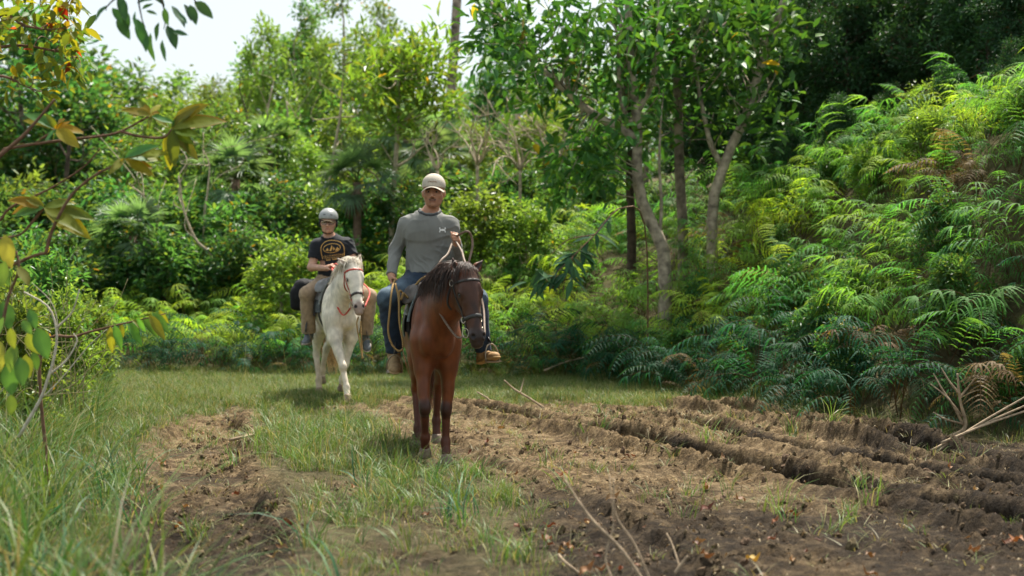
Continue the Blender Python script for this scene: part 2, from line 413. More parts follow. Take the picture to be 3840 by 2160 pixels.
def sprinkle(n, x0, x1, y0, y1, keep, seed):
    r = np.random.default_rng(seed); x = r.uniform(x0, x1, n); y = r.uniform(y0, y1, n)
    k = r.random(n) < keep(x, y); x, y = x[k], y[k]
    return np.stack([x, y, terrain(x, y)], -1), r
def tufts(name, src, P, r, smin, smax, label, tilt=.12, cat='grass'):
    n = len(P)
    rot = np.stack([r.normal(0, tilt, n), r.normal(0, tilt, n), r.uniform(0, 6.28, n)], -1)
    s = r.uniform(smin, smax, n); scl = np.stack([s, s, s*r.uniform(.8, 1.25, n)], -1)
    return scatter(name, src, P, rot, scl, r.integers(0, len(src), n), label, cat)

inview = lambda x, y: (np.abs(x) < .40*y+1.4)
def k_short(x, y):
    g = 1-soil(x, y); d = bank_d(x, y)
    hoof = 1-.85*np.exp(-((x+.6)/.55)**2-((y-10.7)/.9)**2)
    return hoof*inview(x, y)*g*(d < .6)*(.10+.9*sstep(14, 17, y))*np.where(y < 12, .45+.55*sstep(.4, .62, fbm2(x*2, y*2, 2)), 1)
P_, r_ = sprinkle(90000, -9.5, 5, 6, 22.5, k_short, 1)
tufts('short_grass', short, P_, r_, .6, 1.15, 'short green grass covering the clearing behind and beside the track')
def k_mid(x, y):
    g = 1-soil(x, y); xl = rut_l(y)
    strip = (x > xl+.4)*(1-sstep(12.5, 15.5, y)); left = (x < xl-.45)*1.0
    cl = sstep(.35, .6, fbm2(x*1.5, y*1.5, 2))
    hoof = 1-.8*np.exp(-((x+.55)/.5)**2-((y-10.8)/.8)**2)
    return hoof*inview(x, y)*g*np.clip(strip*cl**1.5*.22*sstep(8.0, 10.2, y)+strip*cl*.10+left*.11*(1-sstep(15, 18, y)), 0, 1)*(bank_d(x, y) < -.6)
P_, r_ = sprinkle(34000, -7.5, 2, 6, 20, k_mid, 2)
tufts('meadow_grass', mid, P_, r_, .5, .95, 'knee-high green grass on the strip between the wheel tracks and at the left')
def k_tall(x, y):
    xl = rut_l(y); d = xl-.75-x
    return inview(x, y)*(d > 0)*sstep(0, .5, d)*(.35+.65*sstep(.4, .6, fbm2(x*1.1+4, y*1.1, 2)))*(1-sstep(17, 20.5, y))
P_, r_ = sprinkle(7000, -8, -1, 6, 21, k_tall, 3)
tufts('tall_grass', tall, P_, r_, .7, 1.4, 'tall wispy grass growing along the left edge of the track')
def k_dead(x, y):
    s = soil(x, y); return inview(x, y)*np.clip(.05*s+.09*s*sstep(11, 14, y)+.5*(1-s)*sstep(13, 15, y)*(np.abs(x-1.0) < 2.2), 0, 1)*(bank_d(x, y) < .3)*(.3+.7*sstep(.45, .6, fbm2(x*.9+20, y*.9, 2)))
P_, r_ = sprinkle(24000, -4.5, 5.5, 6, 20, k_dead, 4)
tufts('dry_grass', dead, P_, r_, .4, .95, 'straw-coloured dry grass scattered over the soil')
def k_sp(x, y): return inview(x, y)*soil(x, y)*sstep(.54, .68, fbm2(x*1.2+50, y*1.2, 2))*(bank_d(x, y) < .2)
P_, r_ = sprinkle(1100, -4, 5.5, 6, 16, k_sp, 5)
tufts('sparse_grass', short+mid[:2], P_, r_, .5, 1.1, 'sparse green grass sprouting from the bare soil')
def k_blue(x, y): return inview(x, y)*np.clip((x < -1.55-.25*(y-6.))*sstep(.42, .55, fbm2(x*1.4+70, y*1.4, 2))*.8+((x > -1.1)*(x < -.1))*.06, 0, 1)
P_, r_ = sprinkle(650, -4, 0, 5.7, 9.6, k_blue, 6)
tufts('broad_grass', blue, P_, r_, .6, 1.25, 'broad-bladed blue-green grass in the near left foreground')
stalk = [blades(3, .95, .05, .0035, .35, 60+k, [np.array([.26, .26, .12]), np.array([.3, .27, .14])]).mesh('seed_stalk', grass_mat) for k in range(3)]
P_, r_ = sprinkle(420, -7, -.6, 7, 18, lambda x, y: inview(x, y)*np.clip((x < rut_l(y)-.6)*.7+(x > rut_l(y)+.5)*(y > 9)*.12, 0, 1), 9)
tufts('seed_stalks', stalk, P_, r_, .6, 1.15, 'thin pale seed stalks standing above the grass', .2)
P_, r_ = sprinkle(60, -2.0, -1.05, 4.4, 5.9, lambda x, y: (np.abs(x) < .37*y)*(x < -.24*y)*1.0, 12)
tufts('near_grass', blue+tall[:2], P_, r_, 1.1, 1.7, 'out-of-focus long grass blades at the bottom left corner', .15)
# ------------------------------------------------------------------ smooth solids (bodies, clothes, saddles)
class SDF:
    def __init__(s, lo, hi, vox):
        s.lo = np.asarray(lo, float); s.vox = vox
        s.n = np.ceil((np.asarray(hi, float)-s.lo)/vox).astype(int)+1
        s.D = np.full(s.n, .25, np.float32)
        s.ax = [s.lo[k]+vox*np.arange(s.n[k]) for k in range(3)]
    def sub(s, lo, hi):
        a = np.clip(np.floor((np.asarray(lo)-s.lo)/s.vox).astype(int), 0, s.n); b = np.clip(np.ceil((np.asarray(hi)-s.lo)/s.vox).astype(int)+1, 0, s.n)
        sl = tuple(slice(a[k], b[k]) for k in range(3))
        g = np.meshgrid(*[s.ax[k][sl[k]] for k in range(3)], indexing='ij')
        return sl, np.stack(g, -1)
    def comb(s, sl, d, k, op):
        D = s.D[sl]
        if op == '+':
            if k <= 0: s.D[sl] = np.minimum(D, d)
            else:
                h = np.clip(.5+.5*(D-d)/k, 0, 1); s.D[sl] = D+(d-D)*h-k*h*(1-h)
        else:
            d = -d; k = max(k, 1e-4)
            h = np.clip(.5-.5*(D-d)/k, 0, 1); s.D[sl] = D+(d-D)*h+k*h*(1-h)
    def ell(s, c, r, k=.03, R=None, op='+'):
        c = np.asarray(c, float); r = np.asarray(r, float); m = r.max()+k+.04
        sl, P = s.sub(c-m, c+m)
        if P.size == 0: return s
        P = P-c
        if R is not None: P = P@np.asarray(R)          # columns of R are the local axes
        k0 = np.linalg.norm(P/r, axis=-1); k1 = np.linalg.norm(P/r**2, axis=-1)
        s.comb(sl, k0*(k0-1)/np.maximum(k1, 1e-6), k, op); return s
    def cone(s, a, b, ra, rb, k=.03, sq=None, op='+'):
        """tapered limb; sq=(axis vector, factor) squashes it across that axis"""
        a = np.asarray(a, float); b = np.asarray(b, float); m = max(ra, rb)*(max(1, sq[1]) if sq else 1)+k+.04
        sl, P = s.sub(np.minimum(a, b)-m, np.maximum(a, b)+m)
        if P.size == 0: return s
        ba = b-a; t = np.clip(((P-a)@ba)/max(ba@ba, 1e-9), 0, 1)
        Q = P-(a+t[..., None]*ba)
        if sq:
            ax = nrm(sq[0]); pr = Q@ax; Q = Q+(pr*(1/sq[1]-1))[..., None]*ax
        d = np.linalg.norm(Q, axis=-1)-(ra+(rb-ra)*t)
        s.comb(sl, d*(min(1, sq[1]) if sq else 1), k, op); return s
    def chain(s, pts, rs, k=.03, sq=None):
        for i in range(len(pts)-1): s.cone(pts[i], pts[i+1], rs[i], rs[i+1], k, sq)
        return s
    def box(s, c, h, rad, k=.02, R=None, op='+'):
        c = np.asarray(c, float); h = np.asarray(h, float); m = np.linalg.norm(h)+k+.03
        sl, P = s.sub(c-m, c+m); P = P-c
        if R is not None: P = P@np.asarray(R)
        q = np.abs(P)-(h-rad)
        d = np.linalg.norm(np.maximum(q, 0), axis=-1)+np.minimum(q.max(-1), 0)-rad
        s.comb(sl, d, k, op); return s
    def cut(s, p, n, lo=None, hi=None, k=.004):
        """remove the half space on the side n points to"""
        sl, P = s.sub(s.lo if lo is None else lo, (s.lo+s.vox*s.n) if hi is None else hi)
        d = ((P-np.asarray(p))@nrm(n)); s.comb(sl, -d, k, '-'); return s
    def ripple(s, fn):
        g = np.stack(np.meshgrid(*s.ax, indexing='ij'), -1); m = np.abs(s.D) < .06
        s.D[m] += fn(g[m]).astype(np.float32); return s
    def mesh(s, smooth=2):
        D = s.D; n = s.n; ins = D < 0
        c = np.zeros(n-1, np.int32)
        sh = [(i, j, k) for i in (0, 1) for j in (0, 1) for k in (0, 1)]
        def cs(A, o): return A[o[0]:n[0]-1+o[0], o[1]:n[1]-1+o[1], o[2]:n[2]-1+o[2]]
        for o in sh: c += cs(ins, o)
        act = (c > 0) & (c < 8); I = np.argwhere(act); idm = -np.ones(n-1, np.int64); idm[act] = np.arange(len(I))
        acc = np.zeros((len(I), 3)); cnt = np.zeros(len(I))
        for a in sh:
            for ax in range(3):
                if a[ax]: continue
                b = list(a); b[ax] = 1
                va = D[I[:, 0]+a[0], I[:, 1]+a[1], I[:, 2]+a[2]]; vb = D[I[:, 0]+b[0], I[:, 1]+b[1], I[:, 2]+b[2]]
                x = (va < 0) != (vb < 0); t = np.where(x, va/np.where(x, va-vb, 1), 0)
                p = np.array(a, float)+t[:, None]*(np.array(b)-np.array(a)); acc[x] += p[x]; cnt[x] += 1
        V = s.lo+s.vox*(I+acc/cnt[:, None])
        Q = []
        for ax in range(3):
            u, v = [(1, 2), (2, 0), (0, 1)][ax]
            A = ins; lo = [slice(1, n[k]-1) for k in range(3)]; lo[ax] = slice(0, n[ax]-1); hi = list(lo); hi[ax] = slice(1, n[ax])
            ia = A[tuple(lo)]; ib = A[tuple(hi)]; E = np.argwhere(ia != ib)
            if len(E) == 0: continue
            fl = ia[E[:, 0], E[:, 1], E[:, 2]]
            off = np.ones(3, int); off[ax] = 0; E = E+off
            def cell(du, dv):
                e = E.copy(); e[:, u] -= du; e[:, v] -= dv; return idm[e[:, 0], e[:, 1], e[:, 2]]
            q = np.stack([cell(1, 1), cell(0, 1), cell(0, 0), cell(1, 0)], -1)
            q[~fl] = q[~fl][:, ::-1]; Q.append(q)
        Q = np.vstack(Q)
        for _ in range(smooth):
            acc = np.zeros_like(V); cnt = np.zeros(len(V))
            for a, b in ((0, 1), (1, 2), (2, 3), (3, 0)):
                for p, q in ((a, b), (b, a)):
                    np.add.at(acc, Q[:, p], V[Q[:, q]]); np.add.at(cnt, Q[:, p], 1)
            V = V*.5+.5*acc/cnt[:, None]
        return V, Q

def frame(d, f):
    """axes (side, front, down) from the down direction and an approximate front"""
    d = nrm(d); f = np.asarray(f, float); f = nrm(f-d*(f@d)); s = np.cross(f, d); return s, f, d
def bvh_of(V, Q): return BVHTree.FromPolygons([Vector(v) for v in V], [tuple(int(i) for i in q) for q in Q])
def on_surface(bvh, pts, off):
    """lay points on a body, off metres above its skin; returns points and normals"""
    P, N = [], []
    for p in pts:
        co, no, _, _ = bvh.find_nearest(Vector(p)); P.append(np.array(co+no*off)); N.append(np.array(no))
    P, N = np.array(P), np.array(N)
    for _ in range(2):
        N[1:-1] = (N[:-2]+2*N[1:-1]+N[2:])/4; P[1:-1] = (P[:-2]+2*P[1:-1]+P[2:])/4
    return P, N/np.linalg.norm(N, axis=1)[:, None]
def strap(bvh, pts, width, thick=.004, off=.002, n=24):
    P, N = on_surface(bvh, smooth_path(pts, n), off); return ribbon(P, N, width, thick)
# ------------------------------------------------------------------ horses
def coat_mat(name, rough=.5, sheen=.04, spec=.3):
    m = mat(name, (1, 1, 1), rough, spec, var=.16, nscale=14, use_col=True, sheen=sheen, bump=.12, bscale=220)
    return m
def hair_strands(paths, r0, cols, seed, sides=3):
    r = np.random.default_rng(seed); mb = MB()
    for p in paths:
        n = len(p); t = np.linspace(0, 1, n)
        mb.add(*tube(p, r0*r.uniform(.6, 1.3)*(1-.75*t**1.5), sides, cap=False), col=np.asarray(cols[r.integers(len(cols))])*r.uniform(.7, 1.25))
    return mb

def build_horse(name, label, origin, yaw, pose, colour):
    """pose and colour are dictionaries; local frame: forward is -Y, the horse's left is +X"""
    g = pose; zt = g.get('tall', 0.0)
    if zt:   # longer legs: the whole trunk and the joints move up
        up = lambda p: tuple(p[:2])+(p[2]+zt*min(1, p[2]/.7),)
        for k_ in ('neck', 'crest', 'LF', 'RF', 'LH', 'RH'): g[k_] = [up(p) for p in g[k_]]
        g['poll'] = up(g['poll']); g['tail'] = (0, 1.46, 1.18+zt)
    s = SDF((-.42, -1.0, -.02), (.46, 1.62, 1.82), .0085)
    # trunk
    s.ell((0, .58, 1.02+zt), (.27, .56, .30), 0)
    s.ell((0, .12, 1.0+zt), (.225, .34, .31), .10)
    s.ell((0, 1.08, 1.10+zt), (.255, .36, .28), .10)
    s.ell((0, .26, 1.24+zt), (.10, .34, .13), .10)
    s.ell((0, 1.2, 1.2+zt), (.17, .24, .15), .08)
    for q in (-1, 1):
        s.ell((q*.155, .03, 1.02+zt), (.085, .16, .25), .06)
        s.ell((q*.085, -.165, .935+zt), (.085, .075, .12), .075)
        s.ell((q*.17, 1.12, 1.0+zt), (.12, .26, .26), .07)
        s.ell((q*.15, .03, .82+zt), (.075, .11, .12), .06)
    s.ell((0, -.275, .88+zt), (.016, .035, .13), .05, op='-')
    # neck
    s.chain(g['neck'], g['neck_r'], .09, sq=((1, 0, 0), .68))
    s.chain(g['crest'], [.055]*len(g['crest']), .09)
    # legs
    for q, kind in (('LF', 0), ('RF', 0), ('LH', 1), ('RH', 1)):
        L = [np.array(p, float) for p in g[q]]
        if kind == 0:   # shoulder, elbow, knee, fetlock, hoof (sole centre)
            sh, el, kn, fe, ho = L
            s.cone(sh, el, .115, .098, .06)
            s.cone(el, kn+(el-kn)*.16, .094, .05, .05, sq=((1, 0, 0), .84))
            s.ell(kn+(0, -.008, 0), (.047, .05, .062), .03)
            s.cone(kn+(0, .01, -.03), fe+(0, .0, .03), .037, .029, .02)
            s.cone(kn+(0, .03, -.05), fe+(0, .035, .03), .016, .016, .02)
        else:           # hip, stifle, hock, fetlock, hoof
            hp, st, hk, fe, ho = L
            s.cone(hp, st, .19, .125, .08, sq=((1, 0, 0), .7))
            s.cone(hp+(0, .12, -.05), hk+(hp-hk)*.35+(0, .05, 0), .13, .08, .07, sq=((1, 0, 0), .75))
            s.cone(st, hk+(st-hk)*.12, .115, .046, .06, sq=((1, 0, 0), .78))
            s.ell(hk, (.04, .05, .065), .03); s.ell(hk+(0, .045, .045), (.022, .028, .035), .03)
            s.cone(hk, fe+(0, 0, .03), .037, .03, .02); s.cone(hk+(0, .035, -.03), fe+(0, .035, .03), .017, .016, .02)
        s.ell(fe+(0, .008, 0), (.039, .043, .045), .03)
        s.cone(fe, ho+(fe-ho)*.42, .034, .038, .02)
    # head
    po = np.array(g['poll'], float); S, F, D = frame(g['down'], g['front'])
    R = np.stack([S, F, D], 1)
    hp = lambda a, b, c: po+S*a+F*b+D*c
    s.ell(hp(0, -.02, .07), (.082, .095, .12), .05, R)
    s.ell(hp(0, .01, .15), (.09, .07, .15), .04, R)
    s.cone(hp(0, -.01, .14), hp(0, -.01, .48), .082, .05, .04, sq=(F, 1.12))
    s.cone(hp(0, .05, .12), hp(0, .032, .47), .036, .026, .04)
    for q in (-1, 1):
        s.ell(hp(q*.052, -.085, .18), (.032, .085, .115), .035, R)
        s.cone(hp(q*.04, -.1, .24), hp(q*.03, -.05, .46), .026, .02, .03)
        s.ell(hp(q*.079, .022, .19), (.02, .033, .034), .02, R)
        s.cone(hp(q*.06, .062, .125), hp(q*.082, .048, .18), .016, .015, .02)
        s.cone(hp(q*.055, .03, .26), hp(q*.062, -.02, .33), .012, .01, .02)
        s.ell(hp(q*.034, .03, .515), (.028, .028, .042), .02, R)
    s.ell(hp(0, -.005, .515), (.058, .055, .07), .03, R)
    s.ell(hp(0, -.01, .575), (.046, .042, .03), .02, R)
    s.ell(hp(0, -.055, .55), (.034, .03, .035), .02, R)
    for q in (-1, 1):
        s.ell(hp(q*.046, .05, .525), (.014, .016, .021), .008, R, op='-')
        s.ell(hp(q*.088, .028, .19), (.012, .019, .015), .006, R, op='-')
        # ears: base cup and pointed leaf, hollow in front
        e = np.asarray(g['earL' if q > 0 else 'earR'], float); e = S*e[0]+F*e[1]-D*e[2]; L_ = np.linalg.norm(e); e = e/L_
        b0 = hp(q*.062, -.025, .005); ef = np.asarray(g['earfL' if q > 0 else 'earfR'], float); ef = S*ef[0]+F*ef[1]-D*ef[2]; ef = nrm(ef-e*(ef@e))
        s.cone(b0-e*.01, b0+e*L_*.45, .03, .033, .015, sq=(ef, .62)); s.cone(b0+e*L_*.45, b0+e*L_*1.0, .033, .006, .01, sq=(ef, .6))
        s.ell(b0+e*L_*.48+ef*.02, (.017, .017, .05), .006, np.stack([np.cross(ef, e), ef, e], 1), op='-')
    V, Q = s.mesh(2)
    V[:, 0] *= 1-(1-g.get('slim', .86))*sstep(.5, .8, V[:, 2])*sstep(-.42, -.15, V[:, 1])
    bv = bvh_of(V, Q)
    # coat colours
    c = np.tile(np.asarray(colour['body'], float), (len(V), 1))
    def blend(c, w, col): return c+(np.asarray(col)-c)*np.clip(w, 0, 1)[:, None]
    nz = (.6*noise3(V*6)+.4*noise3(V*17))[:, None]; c = c*(.5+.85*nz+.3*(noise3(V*np.array([60, 60, 14.]))[:, None]-.5))
    H = (V-po)@R; inhead = (H[:, 2] > -.02) & (V[:, 1] < po[1]+.35) & (np.abs(H[:, 0]) < .16) & (H[:, 2] < .66) & (H[:, 1] > -.22)
    w = inhead*sstep(-.2, -.06, H[:, 1])*sstep(.0, .08, H[:, 2])
    c = blend(c, w*.85, colour['face'])
    c = blend(c, inhead*sstep(.43, .5, H[:, 2]+.03*(noise3(V*30)-.5)), colour['muzzle'])
    if 'blaze' in colour: c = blend(c, inhead*(1-sstep(.012, .03, np.abs(H[:, 0]+.012*np.sin(H[:, 2]*30))))*sstep(.22, .3, H[:, 2])*(1-sstep(.42, .5, H[:, 2]))*sstep(.02, .04, H[:, 1])*.6, colour['blaze'])
    for q in (-1, 1):
        e = hp(q*.046, .05, .525); c = blend(c, 1-sstep(.016, .026, np.linalg.norm(V-e, axis=1)), (.012, .008, .008))
        e = hp(q*.088, .028, .19); c = blend(c, 1-sstep(.022, .034, np.linalg.norm(V-e, axis=1)), colour['eyerim'])
    low = (1-sstep(.30, .58, V[:, 2]+.06*(noise3(V*9)-.5)))
    c = blend(c, low*.8, colour['legs'])
    hind = sstep(.45, .7, V[:, 1]); c = blend(c, low*hind*.7, colour['hind'])
    for q in ('LF', 'RF', 'LH', 'RH'):
        ho = np.array(g[q][4]); fe = np.array(g[q][3]); mid_ = ho+(fe-ho)*.42
        if 'knee' in colour and q[1] == 'F': c = blend(c, (1-sstep(.05, .1, np.linalg.norm(V-np.array(g[q][2]), axis=1)))*.85, colour['knee'])
    for q in (-1, 1):
        e = np.asarray(g['earL' if q > 0 else 'earR'], float); e = S*e[0]+F*e[1]-D*e[2]; L_ = np.linalg.norm(e); e /= L_
        ef = np.asarray(g['earfL' if q > 0 else 'earfR'], float); ef = S*ef[0]+F*ef[1]-D*ef[2]; ef = nrm(ef-e*(ef@e))
        b0 = hp(q*.062, -.025, .005); r = V-b0-ef*.012; ta = r@e
        dd = np.linalg.norm(r-ta[:, None]*e, axis=1)
        c = blend(c, (ta > .03)*(ta < L_*.85)*(1-sstep(.012, .02, dd)), colour['ear'])
        c = blend(c, (ta > L_*.82)*(dd < .05)*.6, np.asarray(colour['muzzle'])*.6)
    o = link(name, mesh_np(name, V, Q, [coat_mat(name+'_coat', colour.get('rough', .5))], True, c))
    o.location = origin; o.rotation_euler = (0, 0, yaw); props(o, label, 'horse')
    # hooves
    hm = mat(name+'_hoof', colour['hoof'], .7, .3, var=.3, nscale=30, bump=.3)
    for q in ('LF', 'RF', 'LH', 'RH'):
        ho = np.array(g[q][4], float); fe = np.array(g[q][3], float); ax = nrm(fe-ho)
        tilt = np.array(g.get('tilt_'+q, (0, 0, 1.)), float); tilt = nrm(tilt)
        hs = np.linspace(0, 1, 6); path = ho[None]+np.outer(hs*.085, nrm(tilt*.8+ax*.5))
        v, f = tube(path, np.array([.054, .055, .05, .046, .042, .036]), 14)
        d_ = np.array([0, -1, 0]); v = v+np.outer(np.clip((ho[2]+.1-v[:, 2])*.3, 0, .03)*0, d_)
        mb = MB(); mb.add(v, f); mb.obj('hoof', hm, o)
    em = mat(name+'_eye', (.01, .006, .004), .08, .6, var=.1)
    for q in (-1, 1):
        p = hp(q*.079, .026, .19); th = np.linspace(0, math.pi, 9); rr = .0195
        mb = MB(); mb.add(*tube(np.array([p+S*rr*math.cos(a) for a in th]), rr*np.sin(th)+1e-4, 12)); mb.obj('eye', em, o)
    # mane, forelock, tail
    r = np.random.default_rng(len(name)); paths = []
    cr = smooth_path(list(g['crest']), 60); side = g.get('mane_side', -1)
    def fall(root, out, ln, n=9, lay=.01, grav=1.0, spread=.1):
        p = root.copy(); v = out.copy(); P = [p.copy()]; st = ln/(n-1)
        for _ in range(n-1):
            v = nrm(v+np.array([0, 0, -.5*grav])+r.normal(0, spread, 3)); p = p+v*st
            co, no, _, _ = bv.find_nearest(Vector(p)); co, no = np.array(co), np.array(no)
            if (p-co)@no < lay: p = co+no*(lay+.012*r.random()); v = nrm(v-no*min(0, v@no))
            P.append(p.copy())
        return np.array(P)
    for k in range(int(1.8*g.get('mane_n', 420))):
        u = r.random()**.9; root = cr[int(u*59)]+np.array([r.normal(0, .012), r.normal(0, .02), .045+r.normal(0, .006)])
        sd = side if r.random() < .86 else -side
        out = nrm(np.array([sd*r.uniform(.5, 1.0), r.normal(-.1, .2), r.uniform(.15, .6)]))
        paths.append(fall(root, out, g['mane_len']*r.uniform(.6, 1.15)*(.75+.4*u)))
    for k in range(g.get('lock_n', 120)):
        root = hp(r.normal(0, .028), -.02+r.normal(0, .012), -.035+r.normal(0, .01))
        out = nrm(F*r.uniform(.5, .9)+S*r.normal(g['lock_side'], .35)-D*r.uniform(0, .3))
        paths.append(fall(root, out, g['lock_len']*r.uniform(.5, 1.15), spread=.07))
    mm = mat(name+'_hair', (1, 1, 1), .45, .4, var=.25, nscale=20, use_col=True)
    hair_strands(paths, .0028, colour['mane'], 3).obj('mane', mm, o)
    paths = []; tb = np.array(g.get('tail', (0, 1.46, 1.18)))
    for k in range(150):
        a = r.normal(0, .025); b = r.normal(0, .02); L_ = g['tail_len']*r.uniform(.75, 1.05); sw = r.normal(0, .05); t = np.linspace(0, 1, 10)[:, None]
        paths.append(tb+np.array([a, b-.12, 0])+t*np.array([sw+g.get('tail_swing', 0), .10+b, 0])+np.sin(t*math.pi)*np.array([a*1.6, .06, 0])+t**1.2*np.array([0, 0, -L_])+np.sin(t*3)*np.array([0, .09, .02]))
    hair_strands(paths, .0065, colour['tail'], 4).obj('tail', mm, o)
    return dict(o=o, bvh=bv, hp=hp, S=S, F=F, D=D, M=Matrix.Translation(Vector(origin)) @ Matrix.Rotation(yaw, 4, 'Z'), g=g)

def to_local(h, p): return np.array(h['M'].inverted() @ Vector(p))
def to_world(h, p): return np.array(h['M'] @ Vector(p))

ZB = gz(-.60, 11.3)
brown = build_horse('brown_horse', 'bay brown horse with dark mane walking towards the camera', (-.607, 11.3, ZB), math.radians(6), dict(slim=.78,
    neck=[(0, .12, 1.12), (.05, -.1, 1.2), (.12, -.3, 1.29), (.185, -.45, 1.37)], neck_r=[.25, .215, .165, .115],
    crest=[(0, .26, 1.29), (.045, -.04, 1.4), (.12, -.28, 1.46), (.185, -.46, 1.455)],
    poll=(.2, -.515, 1.475), down=(.09, -.17, -.6), front=(.3, -1, -.05),
    earL=(.105, .01, .095), earR=(-.02, .015, .125), earfL=(.3, 1, .1), earfR=(-.7, .9, 0),
    LF=[(.15, 0, .93), (.125, .0, .735), (.082, -.02, .405), (.08, .0, .16), (.085, -.055, .0)],
    RF=[(-.15, -.03, .93), (-.125, -.05, .735), (-.092, -.17, .43), (-.085, -.03, .2), (-.082, .04, .06)], tilt_RF=(0, -.6, 1),
    LH=[(.14, 1.12, .98), (.14, 1.0, .78), (.09, 1.3, .5), (.075, 1.34, .2), (.075, 1.30, .02)],
    RH=[(-.14, 1.1, .98), (-.15, .9, .77), (-.115, 1.12, .49), (-.1, 1.02, .17), (-.1, .96, .0)],
    tall=.05, mane_len=.3, lock_len=.2, lock_side=-.45, tail_len=.92, tail_swing=.04, mane_n=520, lock_n=150),
    dict(body=(.145, .04, .012), face=(.062, .027, .017), muzzle=(.036, .022, .018), eyerim=(.03, .016, .012), legs=(.075, .025, .015), hind=(.08, .024, .013),
         knee=(.022, .010, .008), ear=(.03, .015, .012), hoof=(.2, .15, .11), blaze=(.02, .013, .011),
         mane=[(.03, .018, .014), (.045, .024, .016), (.07, .034, .02)], tail=[(.17, .06, .03), (.12, .042, .022), (.2, .08, .04)], rough=.44))
ZW = gz(-1.97, 16.4)
white = build_horse('white_horse', 'white horse with red browband walking behind the brown horse', (-1.97, 16.4, ZW), math.radians(15), dict(
    neck=[(0, .12, 1.13), (.015, -.14, 1.23), (.03, -.38, 1.36), (.042, -.56, 1.44)], neck_r=[.25, .205, .155, .11],
    crest=[(0, .26, 1.30), (.01, -.08, 1.43), (.03, -.37, 1.53), (.043, -.57, 1.535)],
    poll=(.045, -.615, 1.53), down=(.035, -.25, -.56), front=(.06, -1, .3),
    earL=(.045, .0, .155), earR=(-.11, .02, .10), earfL=(.2, 1, 0), earfR=(-.3, 1, .3),
    RF=[(-.14, -.04, .93), (-.10, -.14, .72), (-.035, -.37, .385), (-.005, -.45, .15), (0, -.52, .0)],
    LF=[(.14, .02, .93), (.125, .04, .72), (.055, .06, .40), (.05, .25, .2), (.05, .29, .08)], tilt_LF=(0, -.8, 1),
    RH=[(-.15, 1.08, .98), (-.17, .86, .76), (-.17, .92, .46), (-.165, .72, .16), (-.17, .66, .0)],
    LH=[(.14, 1.14, .98), (.13, 1.04, .78), (.0, 1.3, .52), (-.04, 1.34, .24), (-.05, 1.34, .1)], tilt_LH=(0, -.7, 1),
    mane_len=.2, lock_len=.17, lock_side=-.1, tail_len=.95, tail_swing=.10, mane_n=300, lock_n=110),
    dict(body=(.74, .66, .54), face=(.76, .69, .58), muzzle=(.36, .27, .23), eyerim=(.09, .07, .06), legs=(.70, .60, .47), hind=(.42, .30, .19),
         ear=(.42, .32, .25), hoof=(.28, .2, .14), mane=[(.62, .55, .43), (.5, .42, .32), (.72, .66, .55)], tail=[(.55, .33, .13), (.6, .42, .2), (.48, .3, .14)], rough=.6))
# ------------------------------------------------------------------ riders
UP = np.array([0, 0, 1.])
def ramp_folds(seed, amp, dirs):
    """cloth folds: rounded ridges in a few directions, broken up by noise; they stand out from the cloth"""
    def fn(P):
        d = np.zeros(len(P)); w = 2.2*noise3(P*4+seed)+.8*noise3(P*9+seed)
        for n, (k, f, a) in enumerate(dirs):
            r = 1-np.abs(np.sin(P@nrm(k)*f+w*4.0+n)); m = sstep(.4, .68, noise3(P*3.6+seed*2.7+n*7.1))
            d += a*r*r*m
        return -amp*d
    return fn

def hand(s, w, a, b, c, curl, k=.006):
    """five fingers: w wrist, a along the palm, b the palm side, c towards the thumb"""
    a = nrm(a); b = nrm(b-a*(b@a)); c = nrm(c-a*(c@a)-b*(c@b))
    s.cone(w, w+a*.03, .027, .03, .02)
    s.ell(w+a*.055, (.017, .042, .047), .012, np.stack([b, c, a], 1))
    for f, (off, ln, ba) in enumerate(((.031, .88, .088), (.0105, 1.0, .093), (-.0105, .94, .09), (-.03, .75, .083))):
        p = w+a*ba+c*off; th = 0.0
        for sg, (l, r0, r1) in enumerate(((.042, .0098, .0092), (.027, .0092, .0085), (.021, .0085, .0072))):
            th += curl[sg]*(1+.06*f); q = p+(a*math.cos(th)+b*math.sin(th))*l*ln; s.cone(p, q, r0, r1, k); p = q
    p = w+a*.028+c*.03+b*.008; q = p+(c*.55+a*.62+b*.4)*.045; s.cone(p, q, .0135, .0115, .01)
    t = q+(a*.6+b*.75-c*.1)*.034; s.cone(q, t, .011, .009, k)

